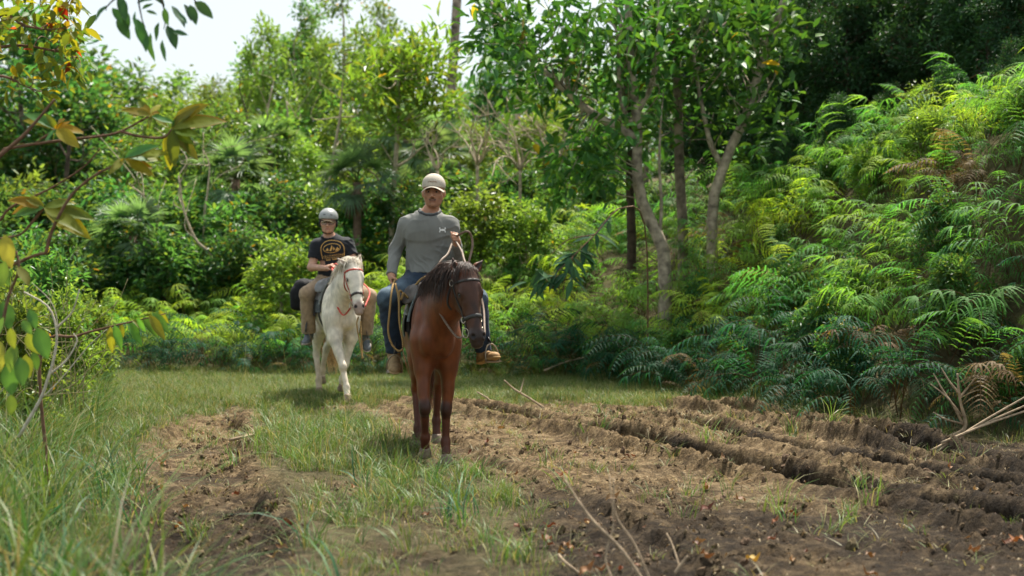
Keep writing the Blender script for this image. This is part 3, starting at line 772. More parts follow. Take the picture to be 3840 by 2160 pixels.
def head_sdf(s, c, R, neck, g=0.0):
    S, F, D = R[:, 0], R[:, 1], R[:, 2]; kx, ky, kz = 1.14, 1.08, 1.05; h = lambda x, y, z: c+S*x*kx+F*y*ky+D*z*kz; K = np.array([kx, ky, kz])
    s.ell(h(0, -.015, -.045), K*(.076, .096, .088), .0, R)
    s.ell(h(0, .018, .02), K*(.066, .076, .095), .03, R)
    s.ell(h(0, .03, .075), K*(.043, .052, .05), .03, R)
    s.ell(h(0, .07, .105), K*(.022, .02, .02), .02, R)
    for q in (-1, 1):
        s.ell(h(q*.05, .048, .035), K*(.017, .022, .02), .02, R)        # cheek bone
        s.cone(h(q*.052, .0, .055), h(q*.036, .035, .1), .019, .017, .03)  # jaw line
        s.ell(h(q*.078, -.012, .02), K*(.010, .022, .033), .008, R)     # ear
        s.ell(h(q*.012, .097, .045), K*(.0085, .01, .008), .006, R)
    s.cone(h(-.042, .073, -.017), h(.042, .073, -.017), .014, .014, .015)
    s.cone(h(0, .088, -.006), h(0, .114, .036), .0095, .0145, .009)
    for q in (-1, 1): s.ell(h(q*.0295, .096, .004), K*(.0195, .017, .0108), .007, R, op='-')
    s.cone(h(-.022, .083, .069), h(.022, .083, .069), .007, .007, .008); s.cone(h(-.018, .083, .08), h(.018, .083, .08), .0075, .0075, .008)
    s.cone(neck-(0, 0, .02), h(0, -.028, .07), .06, .056, .025)
    return h

def build_person(name, label, J, look):
    """one continuous body; the clothes are its children"""
    o_ = np.array(J['pelvis'], float)
    pts = np.array([v for v in J.values() if isinstance(v, np.ndarray) and v.shape == (3,)])
    lo, hi = pts.min(0)-.2, pts.max(0)+.22
    R = J['R']
    fw = np.array(J.get('fwd', (0, -1, 0)), float); fw = nrm(fw)
    shc = (J['shL']+J['shR'])/2
    def torso(s, g):
        s.chain([J['pelvis'], J['waist'], J['chest']], [.155+g, .145+g, .163+g], .06, sq=(fw, .7))
        s.ell(J['pelvis']+(0, 0, .0), (.18+g, .15+g, .12+g), .05)
        s.cone(J['chest'], shc-(0, 0, .085), .16+g, .12+g, .05, sq=(fw, .66))
        for q in 'LR': s.cone(shc-(0, 0, .045), J['sh'+q], .075+g*.7, .058+g*.6, .05)
        s.cone(shc-(0, 0, .05), J['neck']+(0, 0, .0), .08+g*.6, .06+g*.5, .05); s.cone((J['shL']+shc)/2-(0,0,.03), J['neck']+(0,0,-.01), .05+g*.4, .05+g*.3, .04); s.cone((J['shR']+shc)/2-(0,0,.03), J['neck']+(0,0,-.01), .05+g*.4, .05+g*.3, .04)
    def arm(s, q, g, t1=1.0, k=.03):
        s.cone(J['sh'+q], J['el'+q], .061+g, .047+g, k); s.cone(J['el'+q], J['wr'+q], .047+g, .031+g, .03)
    def leg(s, q, g):
        s.cone(J['hip'+q], J['kn'+q], .098+g, .066+g, .05); s.cone(J['kn'+q], J['an'+q], .062+g, .043+g, .03)
        s.ell(J['kn'+q]+(J['an'+q]-J['kn'+q])*.3+(0, .02, 0), (.055+g, .055+g, .1+g), .04)
    # body
    s = SDF(lo, hi, .0062)
    torso(s, 0); hl = head_sdf(s, J['head'], R, J['neck'])
    for q in 'LR':
        arm(s, q, 0); leg(s, q, 0); h = J['hand'+q]; hand(s, np.array(J['wr'+q]), *[np.array(x, float) for x in h['abc']], h['curl'])
        s.cone(J['an'+q], J['an'+q]-(0, 0, .05), .04, .03, .02)
    V, Q = s.mesh(1)
    c = np.tile(np.asarray(look['skin'], float), (len(V), 1)); Hh = (V-J['head'])@R/np.array([1.14, 1.08, 1.05])
    def blend(c, w, col): return c+(np.asarray(col)-c)*np.clip(w, 0, 1)[:, None]
    fr = sstep(.0, .03, Hh[:, 1])*(np.abs(Hh[:, 2]) < .2)
    c = c*(.9+.2*noise3(V*25))[:, None]
    near = (np.linalg.norm(V-J['head'], axis=1) < .2)
    c = blend(c, near*fr*sstep(.03, .085, Hh[:, 2])*look['stubble'], look['stubble_col'])
    c = blend(c, near*(1-sstep(.010, .016, np.abs(Hh[:, 2]-.0745)))*(1-sstep(.018, .028, np.abs(Hh[:, 0])))*sstep(.06, .075, Hh[:, 1])*.55, look['lip'])
    c = blend(c, near*(1-sstep(.0015, .004, np.abs(Hh[:, 2]-.0745)))*(1-sstep(.02, .027, np.abs(Hh[:, 0])))*sstep(.06, .075, Hh[:, 1])*.7, np.asarray(look['lip'])*.35)
    c = blend(c, near*(1-sstep(.7, 1.35, np.sqrt(((np.abs(Hh[:, 0])-.0295)/.021)**2+((Hh[:, 2]-.002)/.013)**2)))*sstep(.04, .06, Hh[:, 1])*.45, np.asarray(look['skin'])*.35)  # eye sockets darkened: their shade is put into the skin colour
    if look.get('moustache'): c = blend(c, near*(1-sstep(.0035, .008, np.abs(Hh[:, 2]-.0575-.3*np.abs(Hh[:, 0]))))*(1-sstep(.022, .032, np.abs(Hh[:, 0])))*sstep(.065, .075, Hh[:, 1])*.75, (.03, .02, .016))
    c = blend(c, near*(1-sstep(.005, .009, np.abs(Hh[:, 2]+.016)))*sstep(.012, .018, np.abs(Hh[:, 0]))*(1-sstep(.046, .054, np.abs(Hh[:, 0])))*sstep(.05, .065, Hh[:, 1])*.85, look['brow'])
    c = blend(c, near*(Hh[:, 2] < .02)*(1-sstep(-.005, .03, Hh[:, 1]+.5*(Hh[:, 2]+.02)))*(np.abs(Hh[:, 0]) < .081-.0*Hh[:, 2])*((np.abs(Hh[:, 0]) < .0735) | (Hh[:, 2] < -.025)), look['hair'])
    body = link(name, mesh_np(name, V-o_, Q, [mat(name+'_skin', (1, 1, 1), .48, .35, var=.1, nscale=30, use_col=True, bump=.05, bscale=200)], True, c)); body.location = o_
    props(body, label, 'person')
    def child(nm, V, Q, m, parent=body, col=None):
        return link(nm, mesh_np(nm, np.asarray(V)-o_, Q, [m], True, col), parent or body)
    em = mat(name+'_eyeball', (1, 1, 1), .15, .5, use_col=True, var=.05)
    for q in (-1, 1):
        p = hl(q*.0295, .0735, .004); th = np.linspace(0, math.pi, 12); rr = .0125; F = R[:, 1]
        v, f = tube(np.array([p+F*rr*math.cos(a) for a in th]), rr*np.sin(th)+1e-4, 14)
        dd = ((v-p)@F)/rr; cc = np.where((dd > .78)[:, None], (.02, .012, .008), (.45, .4, .36)); mb = MB(); mb.add(v-o_, f, cc); mb.obj('eye', em, body)
    # trousers
    tr = SDF(lo-.03, hi+.03, .0075)
    s_ = tr
    s_.chain([J['pelvis']-(0, 0, .02), J['waist']], [.178, .168], .05, sq=(fw, .7)); s_.ell(J['pelvis'], (.195, .165, .125), .05)
    for q in 'LR':
        g = .016
        s_.cone(J['hip'+q], J['kn'+q], .108+g, .077+g, .05); s_.cone(J['kn'+q], J['an'+q], .068+g, look['cuff'], .035)
        s_.ell(J['kn'+q]+(J['an'+q]-J['kn'+q])*.3+(0, .02, 0), (.06+g, .062+g, .11), .04)
    for q in 'LR':
        ax = nrm(J['an'+q]-J['kn'+q]); e = J['an'+q]+ax*.0; s_.cut(e, ax, e-.14, e+.14)
    s_.cut(J['waist']+(0, 0, .02), UP, J['waist']-(.3, .3, .1), J['waist']+(.3, .3, .4))
    s_.ripple(ramp_folds(2.1, .006, [((.5, .3, 1), 55, 1), ((-.6, .2, .9), 48, 1), ((1, .5, .2), 40, .6)]))
    V, Q = s_.mesh(1)
    cc = np.tile(np.asarray(look['trousers'], float), (len(V), 1))
    if look.get('denim'):   # worn, paler denim on the thighs and knees
        for q in 'LR':
            ba = J['kn'+q]-J['hip'+q]; t = np.clip(((V-J['hip'+q])@ba)/(ba@ba), 0, 1.05); dd = np.linalg.norm(V-(J['hip'+q]+t[:, None]*ba+np.array([0, -.06, .06])), axis=1)
            cc = blend(cc, (1-sstep(.04, .14, dd))*(.5+.8*(noise3(V*14)-.5))*sstep(.2, .7, t), look['denim'])
    child('trousers', V, Q, mat(name+'_trousers', (1, 1, 1), .85, .2, var=.2, nscale=25, use_col=True, sheen=.1, bump=.4, bscale=300), col=cc)
    # shirt
    sh = SDF(lo-.03, hi+.03, .0068); torso(sh, .022)
    for q in 'LR':
        if look['sleeve'] >= 1:
            sh.cone(J['sh'+q], J['el'+q], .066, .052, .05); sh.cone(J['el'+q], J['wr'+q], .052, .04, .03)
            ax = nrm(J['wr'+q]-J['el'+q]); e = J['wr'+q]-ax*.0; sh.cut(e, ax, e-.1, e+.1)
        else:
            e = J['sh'+q]+(J['el'+q]-J['sh'+q])*look['sleeve']; sh.cone(J['sh'+q], e+(e-J['sh'+q])*.3, .076, .08, .05)
            ax = nrm(J['el'+q]-J['sh'+q]); sh.cut(e, ax, e-.13, e+.13)
    sh.cut(J['waist']-(0, 0, look['hem']), -UP, lo-.03, np.array([hi[0], hi[1], J['waist'][2]+.1]) if False else None)
    if look['sleeve'] >= 1:   # the hem cut also took the low forearm: put it back
        for q in 'LR':
            if J['wr'+q][2] < J['waist'][2]+.02:
                a = J['el'+q]; b = J['wr'+q]; sh.cone(a, b, .052, .04, .004); ax = nrm(b-a); sh.cut(b, ax, b-.1, b+.1)
    sh.ell(J['neck']+fw*.035+UP*.062, (.088, .1, .105), .006, op='-')
    sh.ripple(ramp_folds(7.7, look['fold'], look['fold_dirs']))
    V, Q = sh.mesh(1)
    shirt = child('shirt', V, Q, mat(name+'_shirt', look['shirt'], .8, .2, var=.12, nscale=7, sheen=.1, bump=.1, bscale=350))
    sb = bvh_of(V, Q)
    # collar band
    an = np.linspace(0, 2*math.pi, 40); rg = np.array([J['neck']+fw*.03+np.array([.086*math.cos(a), .09*math.sin(a), .0-.035*(np.array([math.cos(a), math.sin(a)])@fw[:2])]) for a in an])
    P, N = on_surface(sb, rg, .0015); mb = MB(); mb.add(*ribbon(P-o_, N, .018, .003)); mb.obj('collar', mat(name+'_collar', look['collar'], .85, .2), shirt)
    return dict(o=body, o_=o_, J=J, R=R, hl=hl, shirt=shirt, sbvh=sb, child=child)

def shoe(p, q, cols, welt, name_boot):
    """boot or shoe from ankle to toe, with its own sole"""
    J = p['J']; an, toe = J['an'+q], J['toe'+q]; d = toe-an
    fl = nrm(np.array([d[0], d[1], d[2]*.0+J['pitch'+q]])); lat = nrm(np.cross(fl, UP)); up = np.cross(lat, fl)
    heel = an-up*.085-fl*.055; ball = heel+fl*.2; Rm = np.stack([lat, fl, up], 1)
    s = SDF(np.minimum(heel, ball)-.15, np.maximum(heel, ball)+np.array([.15, .15, .3]), .0055)
    s.cone(an+up*.06, an-up*.03, .052, .05, .02); s.cone(an-up*.035-fl*.01, ball+up*.012-fl*.03, .048, .047, .03)
    s.ell(ball+up*.008+fl*.012, (.05, .068, .042), .02, Rm); s.ell(heel+up*.02, (.038, .04, .045), .02, Rm)
    s.cut(heel-up*.012, -up); s.cut(an+up*.065, up)
    for k in range(3): s.ell(an-up*(.005+.022*k)+fl*(.047+.022*k), (.03, .006, .005), .006, Rm)
    V, Q = s.mesh(1); c = np.tile(np.asarray(cols[0]), (len(V), 1))*(.8+.4*noise3(V*30))[:, None]
    boot = p['child'](name_boot, V, Q, mat(name_boot+'_upper', (1, 1, 1), .7, .3, var=.2, nscale=40, use_col=True, bump=.3, bscale=150), col=c)
    s = SDF(np.minimum(heel, ball)-.15, np.maximum(heel, ball)+.15, .0055)
    s.cone(heel, ball-fl*.03, .044, .05, .02, sq=(up, .4)); s.cone(ball-fl*.03, ball+fl*.045, .053, .045, .02, sq=(up, .4))
    s.cut(heel-up*.004, up, k=.002) if False else None
    s.cut(heel-up*.022, -up); s.cut(heel+up*.004, up)
    V, Q = s.mesh(1); p['child']('sole', V, Q, mat(name_boot+'_sole', welt, .75, .25, var=.2, nscale=30), parent=boot)
    return dict(heel=heel, ball=ball, fl=fl, lat=lat, up=up)

# ---- the rider in front
def head_frame(yaw, pitch, roll):
    """yaw towards image right, pitch nose down, roll towards image right"""
    M = Matrix.Rotation(yaw, 3, 'Z') @ Matrix.Rotation(pitch, 3, 'X') @ Matrix.Rotation(roll, 3, 'Y')
    S, F, U = [np.array(M @ Vector(v)) for v in ((1, 0, 0), (0, -1, 0), (0, 0, 1))]
    return np.stack([S, F, -U], 1)
DZ1 = np.array([0, 0, ZB]); DZ2 = np.array([0, 0, ZW])
def pj(dz=0, **k): return {a: (at(*b)+dz if len(b) == 3 and not isinstance(b, np.ndarray) else b) for a, b in k.items()}
J1 = pj(pelvis=(1612, 1040, 11.95), waist=(1607, 985, 11.95), chest=(1604, 872, 11.93), neck=(1613, 795, 11.95), head=(1626, 717, 11.87),
        shR=(1527, 846, 11.97), shL=(1685, 846, 11.92), elR=(1482, 936, 12.0), elL=(1712, 962, 11.95), wrR=(1468, 1032, 11.8), wrL=(1712, 912, 11.66),
        hipR=(1568, 1062, 11.93), hipL=(1656, 1062, 11.93), knR=(1458, 1122, 11.6), knL=(1786, 1122, 11.6), anR=(1478, 1318, 11.72), anL=(1812, 1316, 11.7),
        toeR=(1482, 1400, 11.5), toeL=(1866, 1372, 11.5))
J1.update(R=head_frame(math.radians(-3), math.radians(4), 0), pitchR=-.1, pitchL=.05,
    handR=dict(abc=((.12, -.4, -.9), (.9, -.1, .1), (.1, -1, .3)), curl=(.75, 1.2, .9)),
    handL=dict(abc=((.12, -.75, .5), (-1, -.1, 0), (0, .5, .9)), curl=(1.25, 1.45, .9)))
rider1 = build_person('person', 'rider in grey long-sleeved shirt, checked cap and jeans on the brown horse', J1, dict(
    skin=(.46, .23, .14), stubble=.3, stubble_col=(.22, .115, .08), lip=(.2, .075, .055), moustache=True, brow=(.03, .02, .016), hair=(.03, .025, .022),
    trousers=(.022, .036, .06), denim=(.14, .2, .25), cuff=.066, sleeve=1, hem=.085, shirt=(.19, .19, .175), collar=(.06, .063, .066), fold=.0075,
    fold_dirs=[((.7, .3, .8), 52, 1), ((-.7, .3, .6), 46, 1), ((1, .4, .1), 48, .7)]))
J2 = pj(pelvis=(1254, 1050, 17.12), waist=(1251, 1010, 17.1), chest=(1245, 938, 17.08), neck=(1234, 886, 17.08), head=(1231, 832, 16.98),
        shR=(1189, 922, 17.05), shL=(1302, 918, 17.12), elR=(1168, 1002, 17.0), elL=(1330, 988, 17.05), wrR=(1226, 1006, 16.74), wrL=(1290, 1022, 16.78),
        hipR=(1223, 1064, 17.1), hipL=(1285, 1064, 17.1), knR=(1152, 1102, 16.8), knL=(1384, 1112, 16.8), anR=(1158, 1246, 16.92), anL=(1371, 1250, 16.92),
        toeR=(1140, 1297, 16.7), toeL=(1384, 1312, 16.7))
J2.update(R=head_frame(math.radians(3), math.radians(6), math.radians(2)), pitchR=-.05, pitchL=-.2,
    handR=dict(abc=((.75, -.5, .5), (.1, .3, -1), (0, -1, .2)), curl=(1.2, 1.3, .8)),
    handL=dict(abc=((-.85, -.5, .2), (0, .3, -1), (0, -.5, .9)), curl=(1.1, 1.3, .8)))
rider2 = build_person('person', 'rider in black printed T-shirt, grey helmet and glasses on the white horse', J2, dict(
    skin=(.52, .29, .2), stubble=.15, stubble_col=(.36, .2, .15), lip=(.4, .17, .14), brow=(.14, .09, .06), hair=(.09, .06, .045),
    trousers=(.36, .255, .165), cuff=.085, sleeve=.6, hem=.085, shirt=(.014, .016, .021), collar=(.012, .014, .018), fold=.0075,
    fold_dirs=[((.7, .3, .8), 50, 1), ((-.6, .3, .7), 44, 1), ((.2, .1, 1), 55, .7)]))
b1R = shoe(rider1, 'R', [(.30, .20, .10)], (.36, .24, .12), 'boot'); b1L = shoe(rider1, 'L', [(.34, .20, .085)], (.42, .27, .12), 'boot')
b2R = shoe(rider2, 'R', [(.14, .155, .17)], (.5, .42, .36), 'shoe'); b2L = shoe(rider2, 'L', [(.14, .155, .17)], (.5, .42, .36), 'shoe')

def visor(p, reach, half, drop, col_mat, y0, z0, nm='visor', parent=None, lift=0.0):
    """curved cap peak, arched across the brow"""
    hl, o_ = p['hl'], p['o_']; U = np.linspace(-1, 1, 21); W = np.linspace(0, 1, 7)
    def pt(u, w, t): 
        e = half*u; fr = y0*math.sqrt(max(0, 1-(.9*u)**2)); r = reach*w*math.sqrt(max(0, 1-.55*u*u))
        return hl(e*(1-.05*w), fr+r, z0+drop*(u*u)+.10*reach*w-lift*w-t)
    top = np.array([[pt(u, w, .004) for u in U] for w in W]); bot = np.array([[pt(u, w, 0) for u in U] for w in W])
    V = np.vstack([top.reshape(-1, 3), bot.reshape(-1, 3)]); n = 21; i = (np.arange(6)[:, None]*n+np.arange(20)[None]).ravel()
    Qt = np.stack([i, i+1, i+n+1, i+n], -1); Qb = np.stack([i, i+n, i+n+1, i+1], -1)+147
    e = 6*n+np.arange(20); Qe = np.stack([e, e+1, e+148, e+147], -1); l = np.arange(6)*n; Ql = np.stack([l, l+n, l+n+147, l+147], -1); rr = l+20; Qr = np.stack([rr, rr+147, rr+n+147, rr+n], -1)
    return link(nm, mesh_np(nm, V-o_, np.vstack([Qt, Qb, Qe, Ql, Qr]), [col_mat], True), parent or p['o'])
def check_mat(name, c1, c2, sc):
    m = mat(name, c1, .9, .15, var=.12, nscale=30); nt = m.node_tree; b = nt.nodes['Principled BSDF']
    tc = nd(nt, 'ShaderNodeTexCoord'); ck = nd(nt, 'ShaderNodeTexBrick'); ck.offset = 0; ck.inputs['Scale'].default_value = sc
    ck.inputs['Color1'].default_value = (*c1, 1); ck.inputs['Color2'].default_value = (*[c*.9 for c in c1], 1); ck.inputs['Mortar'].default_value = (*c2, 1)
    ck.inputs['Mortar Size'].default_value = .07; ck.inputs['Brick Width'].default_value = .5; ck.inputs['Row Height'].default_value = .5
    mp = nd(nt, 'ShaderNodeMapping'); mp.inputs['Rotation'].default_value = (math.pi/2, 0, 0)
    nt.links.new(tc.outputs['Object'], mp.inputs[0]); nt.links.new(mp.outputs[0], ck.inputs['Vector']); nt.links.new(ck.outputs[0], b.inputs['Base Color']); return m
# cap of the first rider
def cap_crown(p, rx, ry, rz, zc, cutz, nm, m, parent=None, tilt=.12, band=None):
    hl, R = p['hl'], p['R']; c = hl(0, -.012, zc); s = SDF(c-.2, c+.2, .005); s.ell(c, (rx*1.13, ry*1.07, rz*1.05), 0, R)
    s.cut(hl(0, 0, cutz), R[:, 2]+R[:, 1]*tilt); V, Q = s.mesh(1); return p['child'](nm, V, Q, m, parent), bvh_of(V, Q)
cream = check_mat('cap_check', (.72, .66, .55), (.25, .2, .16), 105)
cap, capb = cap_crown(rider1, .0875, .108, .094, -.048, -.022, 'cap', cream)
visor(rider1, .075, .086, .042, cream, .088, -.036, parent=cap)
# embroidery on the cap, short thread strokes
mb = MB(); hl = rider1['hl']
for pts in ([(-.03, -.085), (-.036, -.092), (-.032, -.1), (-.024, -.1)], [(-.02, -.088), (-.012, -.1), (-.006, -.09), (-.016, -.092)], [(0, -.102), (.0, -.084), (.008, -.094)],
            [(.012, -.1), (.012, -.086)], [(.017, -.086), (.024, -.1), (.028, -.086)], [(.033, -.098), (.038, -.088), (.03, -.084)]):
    P, N = on_surface(capb, [hl(x, .1, z+.012) for x, z in smooth_path([(a, b, 0) for a, b in pts], 8)[:, :2]], .001); mb.add(*ribbon(P-rider1['o_'], N, .0042, .0022))
mb.obj('embroidery', mat('embroidery', (.28, .2, .14), .8, .2), cap)
# helmet, cap peak, strap and glasses of the second rider
hm_ = mat('helmet_shell', (.29, .3, .295), .38, .5, var=.06, nscale=20)
helm, helmb = cap_crown(rider2, .102, .125, .108, -.05, -.03, 'helmet', hm_, tilt=.1)
dark = mat('black_webbing', (.012, .012, .013), .7, .3, var=.3)
hl, o2 = rider2['hl'], rider2['o_']
for q in (-1, 1):
    P, N = on_surface(helmb, [hl(q*.048+x, .12, -.098) for x in np.linspace(-.015, .015, 6)], -.001); mb = MB(); mb.add(*ribbon(P-o2, N, .009, .003)); mb.obj('vent', dark, helm)
rim = [hl(.0955*math.cos(a), -.012+.116*math.sin(a), -.028+.012*math.sin(a)) for a in np.linspace(0, 2*math.pi, 40)]
mb = MB(); mb.tube(np.array(rim)-o2, .0045, 6); mb.obj('rim', dark, helm)
visor(rider2, .06, .075, .026, mat('tan_peak', (.36, .27, .17), .85, .2), .09, -.024, parent=helm)
for q in (-1, 1):
    s = SDF(hl(q*.085, -.02, .03)-.1, hl(q*.085, -.02, .03)+.1, .006); s.ell(hl(q*.086, -.02, .02), (.016, .035, .052), 0, rider2['R']); V, Q = s.mesh(1); rider2['child']('ear_pad', V, Q, dark, helm)
mb = MB(); st = smooth_path([hl(-.084, .0, .03), hl(-.07, .02, .085), hl(-.035, .05, .125), hl(0, .06, .132), hl(.035, .05, .125), hl(.07, .02, .085), hl(.084, .0, .03)], 26)
cen = hl(0, .0, .05); mb.add(*ribbon(st-o2, np.array([nrm(p-cen) for p in st]), .014, .004)); mb.obj('chin_strap', dark, helm)
gl = mat('spectacle_frame', (.02, .015, .014), .3, .5, var=.1); mb = MB()
for q in (-1, 1):
    an = np.linspace(0, 2*math.pi, 24); ring = [hl(q*.034+.0265*np.sign(math.cos(a))*abs(math.cos(a))**.7, .104-.006*abs(math.cos(a)), .006+.0185*np.sign(math.sin(a))*abs(math.sin(a))**.7) for a in an]
    mb.tube(np.array(ring)-o2, .0026, 6)
    mb.tube(np.array([hl(q*.06, .098, 0), hl(q*.074, .06, 0), hl(q*.081, -.005, .002)])-o2, .0024, 6)
mb.tube(np.array([hl(-.008, .104, .0), hl(0, .108, -.003), hl(.008, .104, 0)])-o2, .0024, 6)
gls = mb.obj('glasses', gl, rider2['o'])
lens = bpy.data.materials.new('lens'); lens.use_nodes = True; nt = lens.node_tree
tr_ = nd(nt, 'ShaderNodeBsdfTransparent'); tr_.inputs[0].default_value = (.86, .88, .88, 1); gl_ = nd(nt, 'ShaderNodeBsdfGlossy'); gl_.inputs['Roughness'].default_value = .05; mx_ = nd(nt, 'ShaderNodeMixShader'); mx_.inputs[0].default_value = .07
nt.links.new(tr_.outputs[0], mx_.inputs[1]); nt.links.new(gl_.outputs[0], mx_.inputs[2]); nt.links.new(mx_.outputs[0], nt.nodes['Material Output'].inputs[0])
for q in (-1, 1):
    an = np.linspace(0, 2*math.pi, 24, endpoint=False); ring = np.array([hl(q*.034+.025*np.sign(math.cos(a))*abs(math.cos(a))**.7, .103-.006*abs(math.cos(a)), .006+.017*np.sign(math.sin(a))*abs(math.sin(a))**.7) for a in an])
    V = np.vstack([ring, ring.mean(0)])-o2; link('lens', mesh_np('lens', V, np.stack([np.arange(24), (np.arange(24)+1) % 24, np.full(24, 24)], -1), [lens]), gls)

# ---- prints on the shirts, lying on the cloth
def cloth_points(p, cen, xz, off=.003):
    out = []
    for x, z in xz:
        w = np.array([cen[0]+x, cen[1]-.6, cen[2]+z]); co, no, _, _ = p['sbvh'].ray_cast(Vector(w), Vector((0, 1, 0)))
        out.append(np.array([w[0], cen[1] if co is None else co[1]-off, w[2]]))
    return np.array(out)
def stroke(mb, p, cen, pts, w, n=24, closed=False):
    P2 = smooth_path([(a, 0, b) for a, b in pts], n)[:, [0, 2]]; W3 = cloth_points(p, cen, P2)
    T = np.gradient(P2, axis=0); T /= np.maximum(np.linalg.norm(T, axis=1), 1e-9)[:, None]; N2 = np.stack([-T[:, 1], T[:, 0]], -1)*w/2
    A = cloth_points(p, cen, P2-N2); B = cloth_points(p, cen, P2+N2); V = np.stack([A, B], 1).reshape(-1, 3)-p['o_']; i = np.arange(n-1)*2
    mb.add(V, np.stack([i, i+1, i+3, i+2], -1))
def fill(mb, p, cen, poly):
    poly = [(a, b) for a, b in poly]; V = cloth_points(p, cen, poly)-p['o_']; n = len(V); c = V.mean(0)
    mb.add(np.vstack([V, c]), np.stack([np.arange(n), (np.arange(n)+1) % n, np.full(n, n)], -1))
gold = mat('ochre_print', (.52, .30, .09), .7, .3, var=.25, nscale=60)
cen = at(1249, 938, 17.0); s_ = 1/318.; px = lambda x, y: ((x-1249)*s_, (938-y)*s_)
mb = MB()
arc = [px(1213, 985), px(1206, 950), px(1206, 925), px(1222, 906), px(1248, 901), px(1276, 907), px(1290, 925), px(1292, 950), px(1288, 990)]
stroke(mb, rider2, cen, arc, .009, 44)
ov = [px(1246+32*math.cos(a), 931+17*math.sin(a)-3*math.cos(a)) for a in np.linspace(0, 2*math.pi, 17)]; stroke(mb, rider2, cen, ov, .008, 50)
for tri in ([(1222, 941), (1230, 930), (1236, 942)], [(1237, 942), (1246, 918), (1249, 930), (1244, 943)], [(1251, 924), (1259, 934), (1251, 940)], [(1259, 940), (1267, 926), (1274, 934), (1266, 940)]): fill(mb, rider2, cen, [px(*t) for t in tri])
stroke(mb, rider2, cen, [px(1216, 972), px(1290, 961)], .004, 20)
for k in range(9):
    if k not in (3,): stroke(mb, rider2, cen, [px(1224+k*6, 977-k*.9), px(1228.2+k*6, 976.3-k*.9)], .016, 4)
mb.obj('chest_print', gold, rider2['shirt'], smooth=False)
def text_on(p, cen, txt, x0, z0, x1, z1, size, m, nm):
    cu = bpy.data.curves.new(nm, 'FONT'); cu.body = txt; cu.size = 1; cu.align_x = 'LEFT'; cu.resolution_u = 2
    to = bpy.data.objects.new(nm, cu); C.objects.link(to); dg = bpy.context.evaluated_depsgraph_get(); me = bpy.data.meshes.new_from_object(to.evaluated_get(dg)); bpy.data.objects.remove(to)
    co = np.array([v.co for v in me.vertices]); w = co[:, 0].max(); u = co[:, 0]/w
    xz = np.stack([x0+(x1-x0)*u-0*co[:, 1], z0+(z1-z0)*u+co[:, 1]*size], -1); V = cloth_points(p, cen, xz, .0035)-p['o_']
    me.vertices.foreach_set('co', V.astype(np.float32).ravel()); me.materials.append(m); me.update(); return link(nm, me, p['shirt'])
a_, b_ = px(1212, 969), px(1290, 958); text_on(rider2, cen, 'YELLOWSTONE', a_[0], a_[1], b_[0], b_[1], .038, gold, 'shirt_lettering')
wp = mat('white_print', (.75, .75, .73), .6, .3, var=.1); cen = at(1659, 862, 11.8); mb = MB(); k = 1/440.
for sy in (1, -1):   # two arcs, one over the other, that cross in the middle
    arc = [(-10*k, sy*9*k), (-9*k, sy*3.5*k), (-5*k, -sy*1.5*k), (5*k, -sy*1.5*k), (9*k, sy*3.5*k), (10*k, sy*9*k)]
    stroke(mb, rider1, cen, arc, .009, 18)
mb.obj('chest_mark', wp, rider1['shirt'], smooth=False)
# ------------------------------------------------------------------ saddles, bridles, ropes
def tack_empty(name, h, p_local, label, cat):
    e = empty(name, tuple(to_world(h, p_local)), label, cat); e.rotation_euler = (0, 0, h['o'].rotation_euler.z); e['_'] = 0; del e['_']
    return e, np.asarray(p_local, float)
def lay(h, e, off, nm, V, F, m, parent=None, col=None):
    return link(nm, mesh_np(nm, np.asarray(V)-off, F, [m], True, col), parent or e)
def drape(h, ys, phis, off, thick, cz=None):
    """sheet over the horse's back; phi 0 is the spine, positive to the horse's left"""
    cz = 1.03+h['g'].get('tall', 0); P = np.zeros((len(ys), len(phis), 3)); N = P.copy()
    for i, y in enumerate(ys):
        for j, f in enumerate(phis):
            f = f(y) if callable(f) else f
            d = np.array([math.sin(f), 0, math.cos(f)]); c = np.array([0, y, cz])
            co, no, _, _ = h['bvh'].ray_cast(Vector(c+d*1.2), Vector(-d))
            P[i, j] = np.array(co)+d*off if co is not None else c+d*.4; N[i, j] = d
    for _ in range(2): P[1:-1] = (P[:-2]+2*P[1:-1]+P[2:])/4; P[:, 1:-1] = (P[:, :-2]+2*P[:, 1:-1]+P[:, 2:])/4
    a, b = len(ys), len(phis); V = np.vstack([(P+N*thick).reshape(-1, 3), P.reshape(-1, 3)]); n = a*b
    i = (np.arange(a-1)[:, None]*b+np.arange(b-1)[None]).ravel(); Q = [np.stack([i, i+b, i+b+1, i+1], -1), np.stack([i, i+1, i+b+1, i+b], -1)+n]
    for l in (np.arange(b-1), (a-1)*b+np.arange(b-1)): Q.append(np.stack([l, l+1, l+1+n, l+n], -1))
    for l in (np.arange(a-1)*b, np.arange(a-1)*b+b-1): Q.append(np.stack([l, l+b, l+b+n, l+n], -1))
    return V, np.vstack(Q)
leather = mat('saddle_leather', (.10, .085, .075), .45, .45, var=.35, nscale=15, bump=.2, bscale=80)
dleather = mat('dark_leather', (.022, .019, .018), .45, .5, var=.35, nscale=20, bump=.2, bscale=90)
metal = mat('tack_metal', (.45, .4, .32), .35, .5, metal=.9, var=.2)
rust = mat('stirrup_iron', (.30, .24, .17), .5, .5, metal=.6, var=.3)
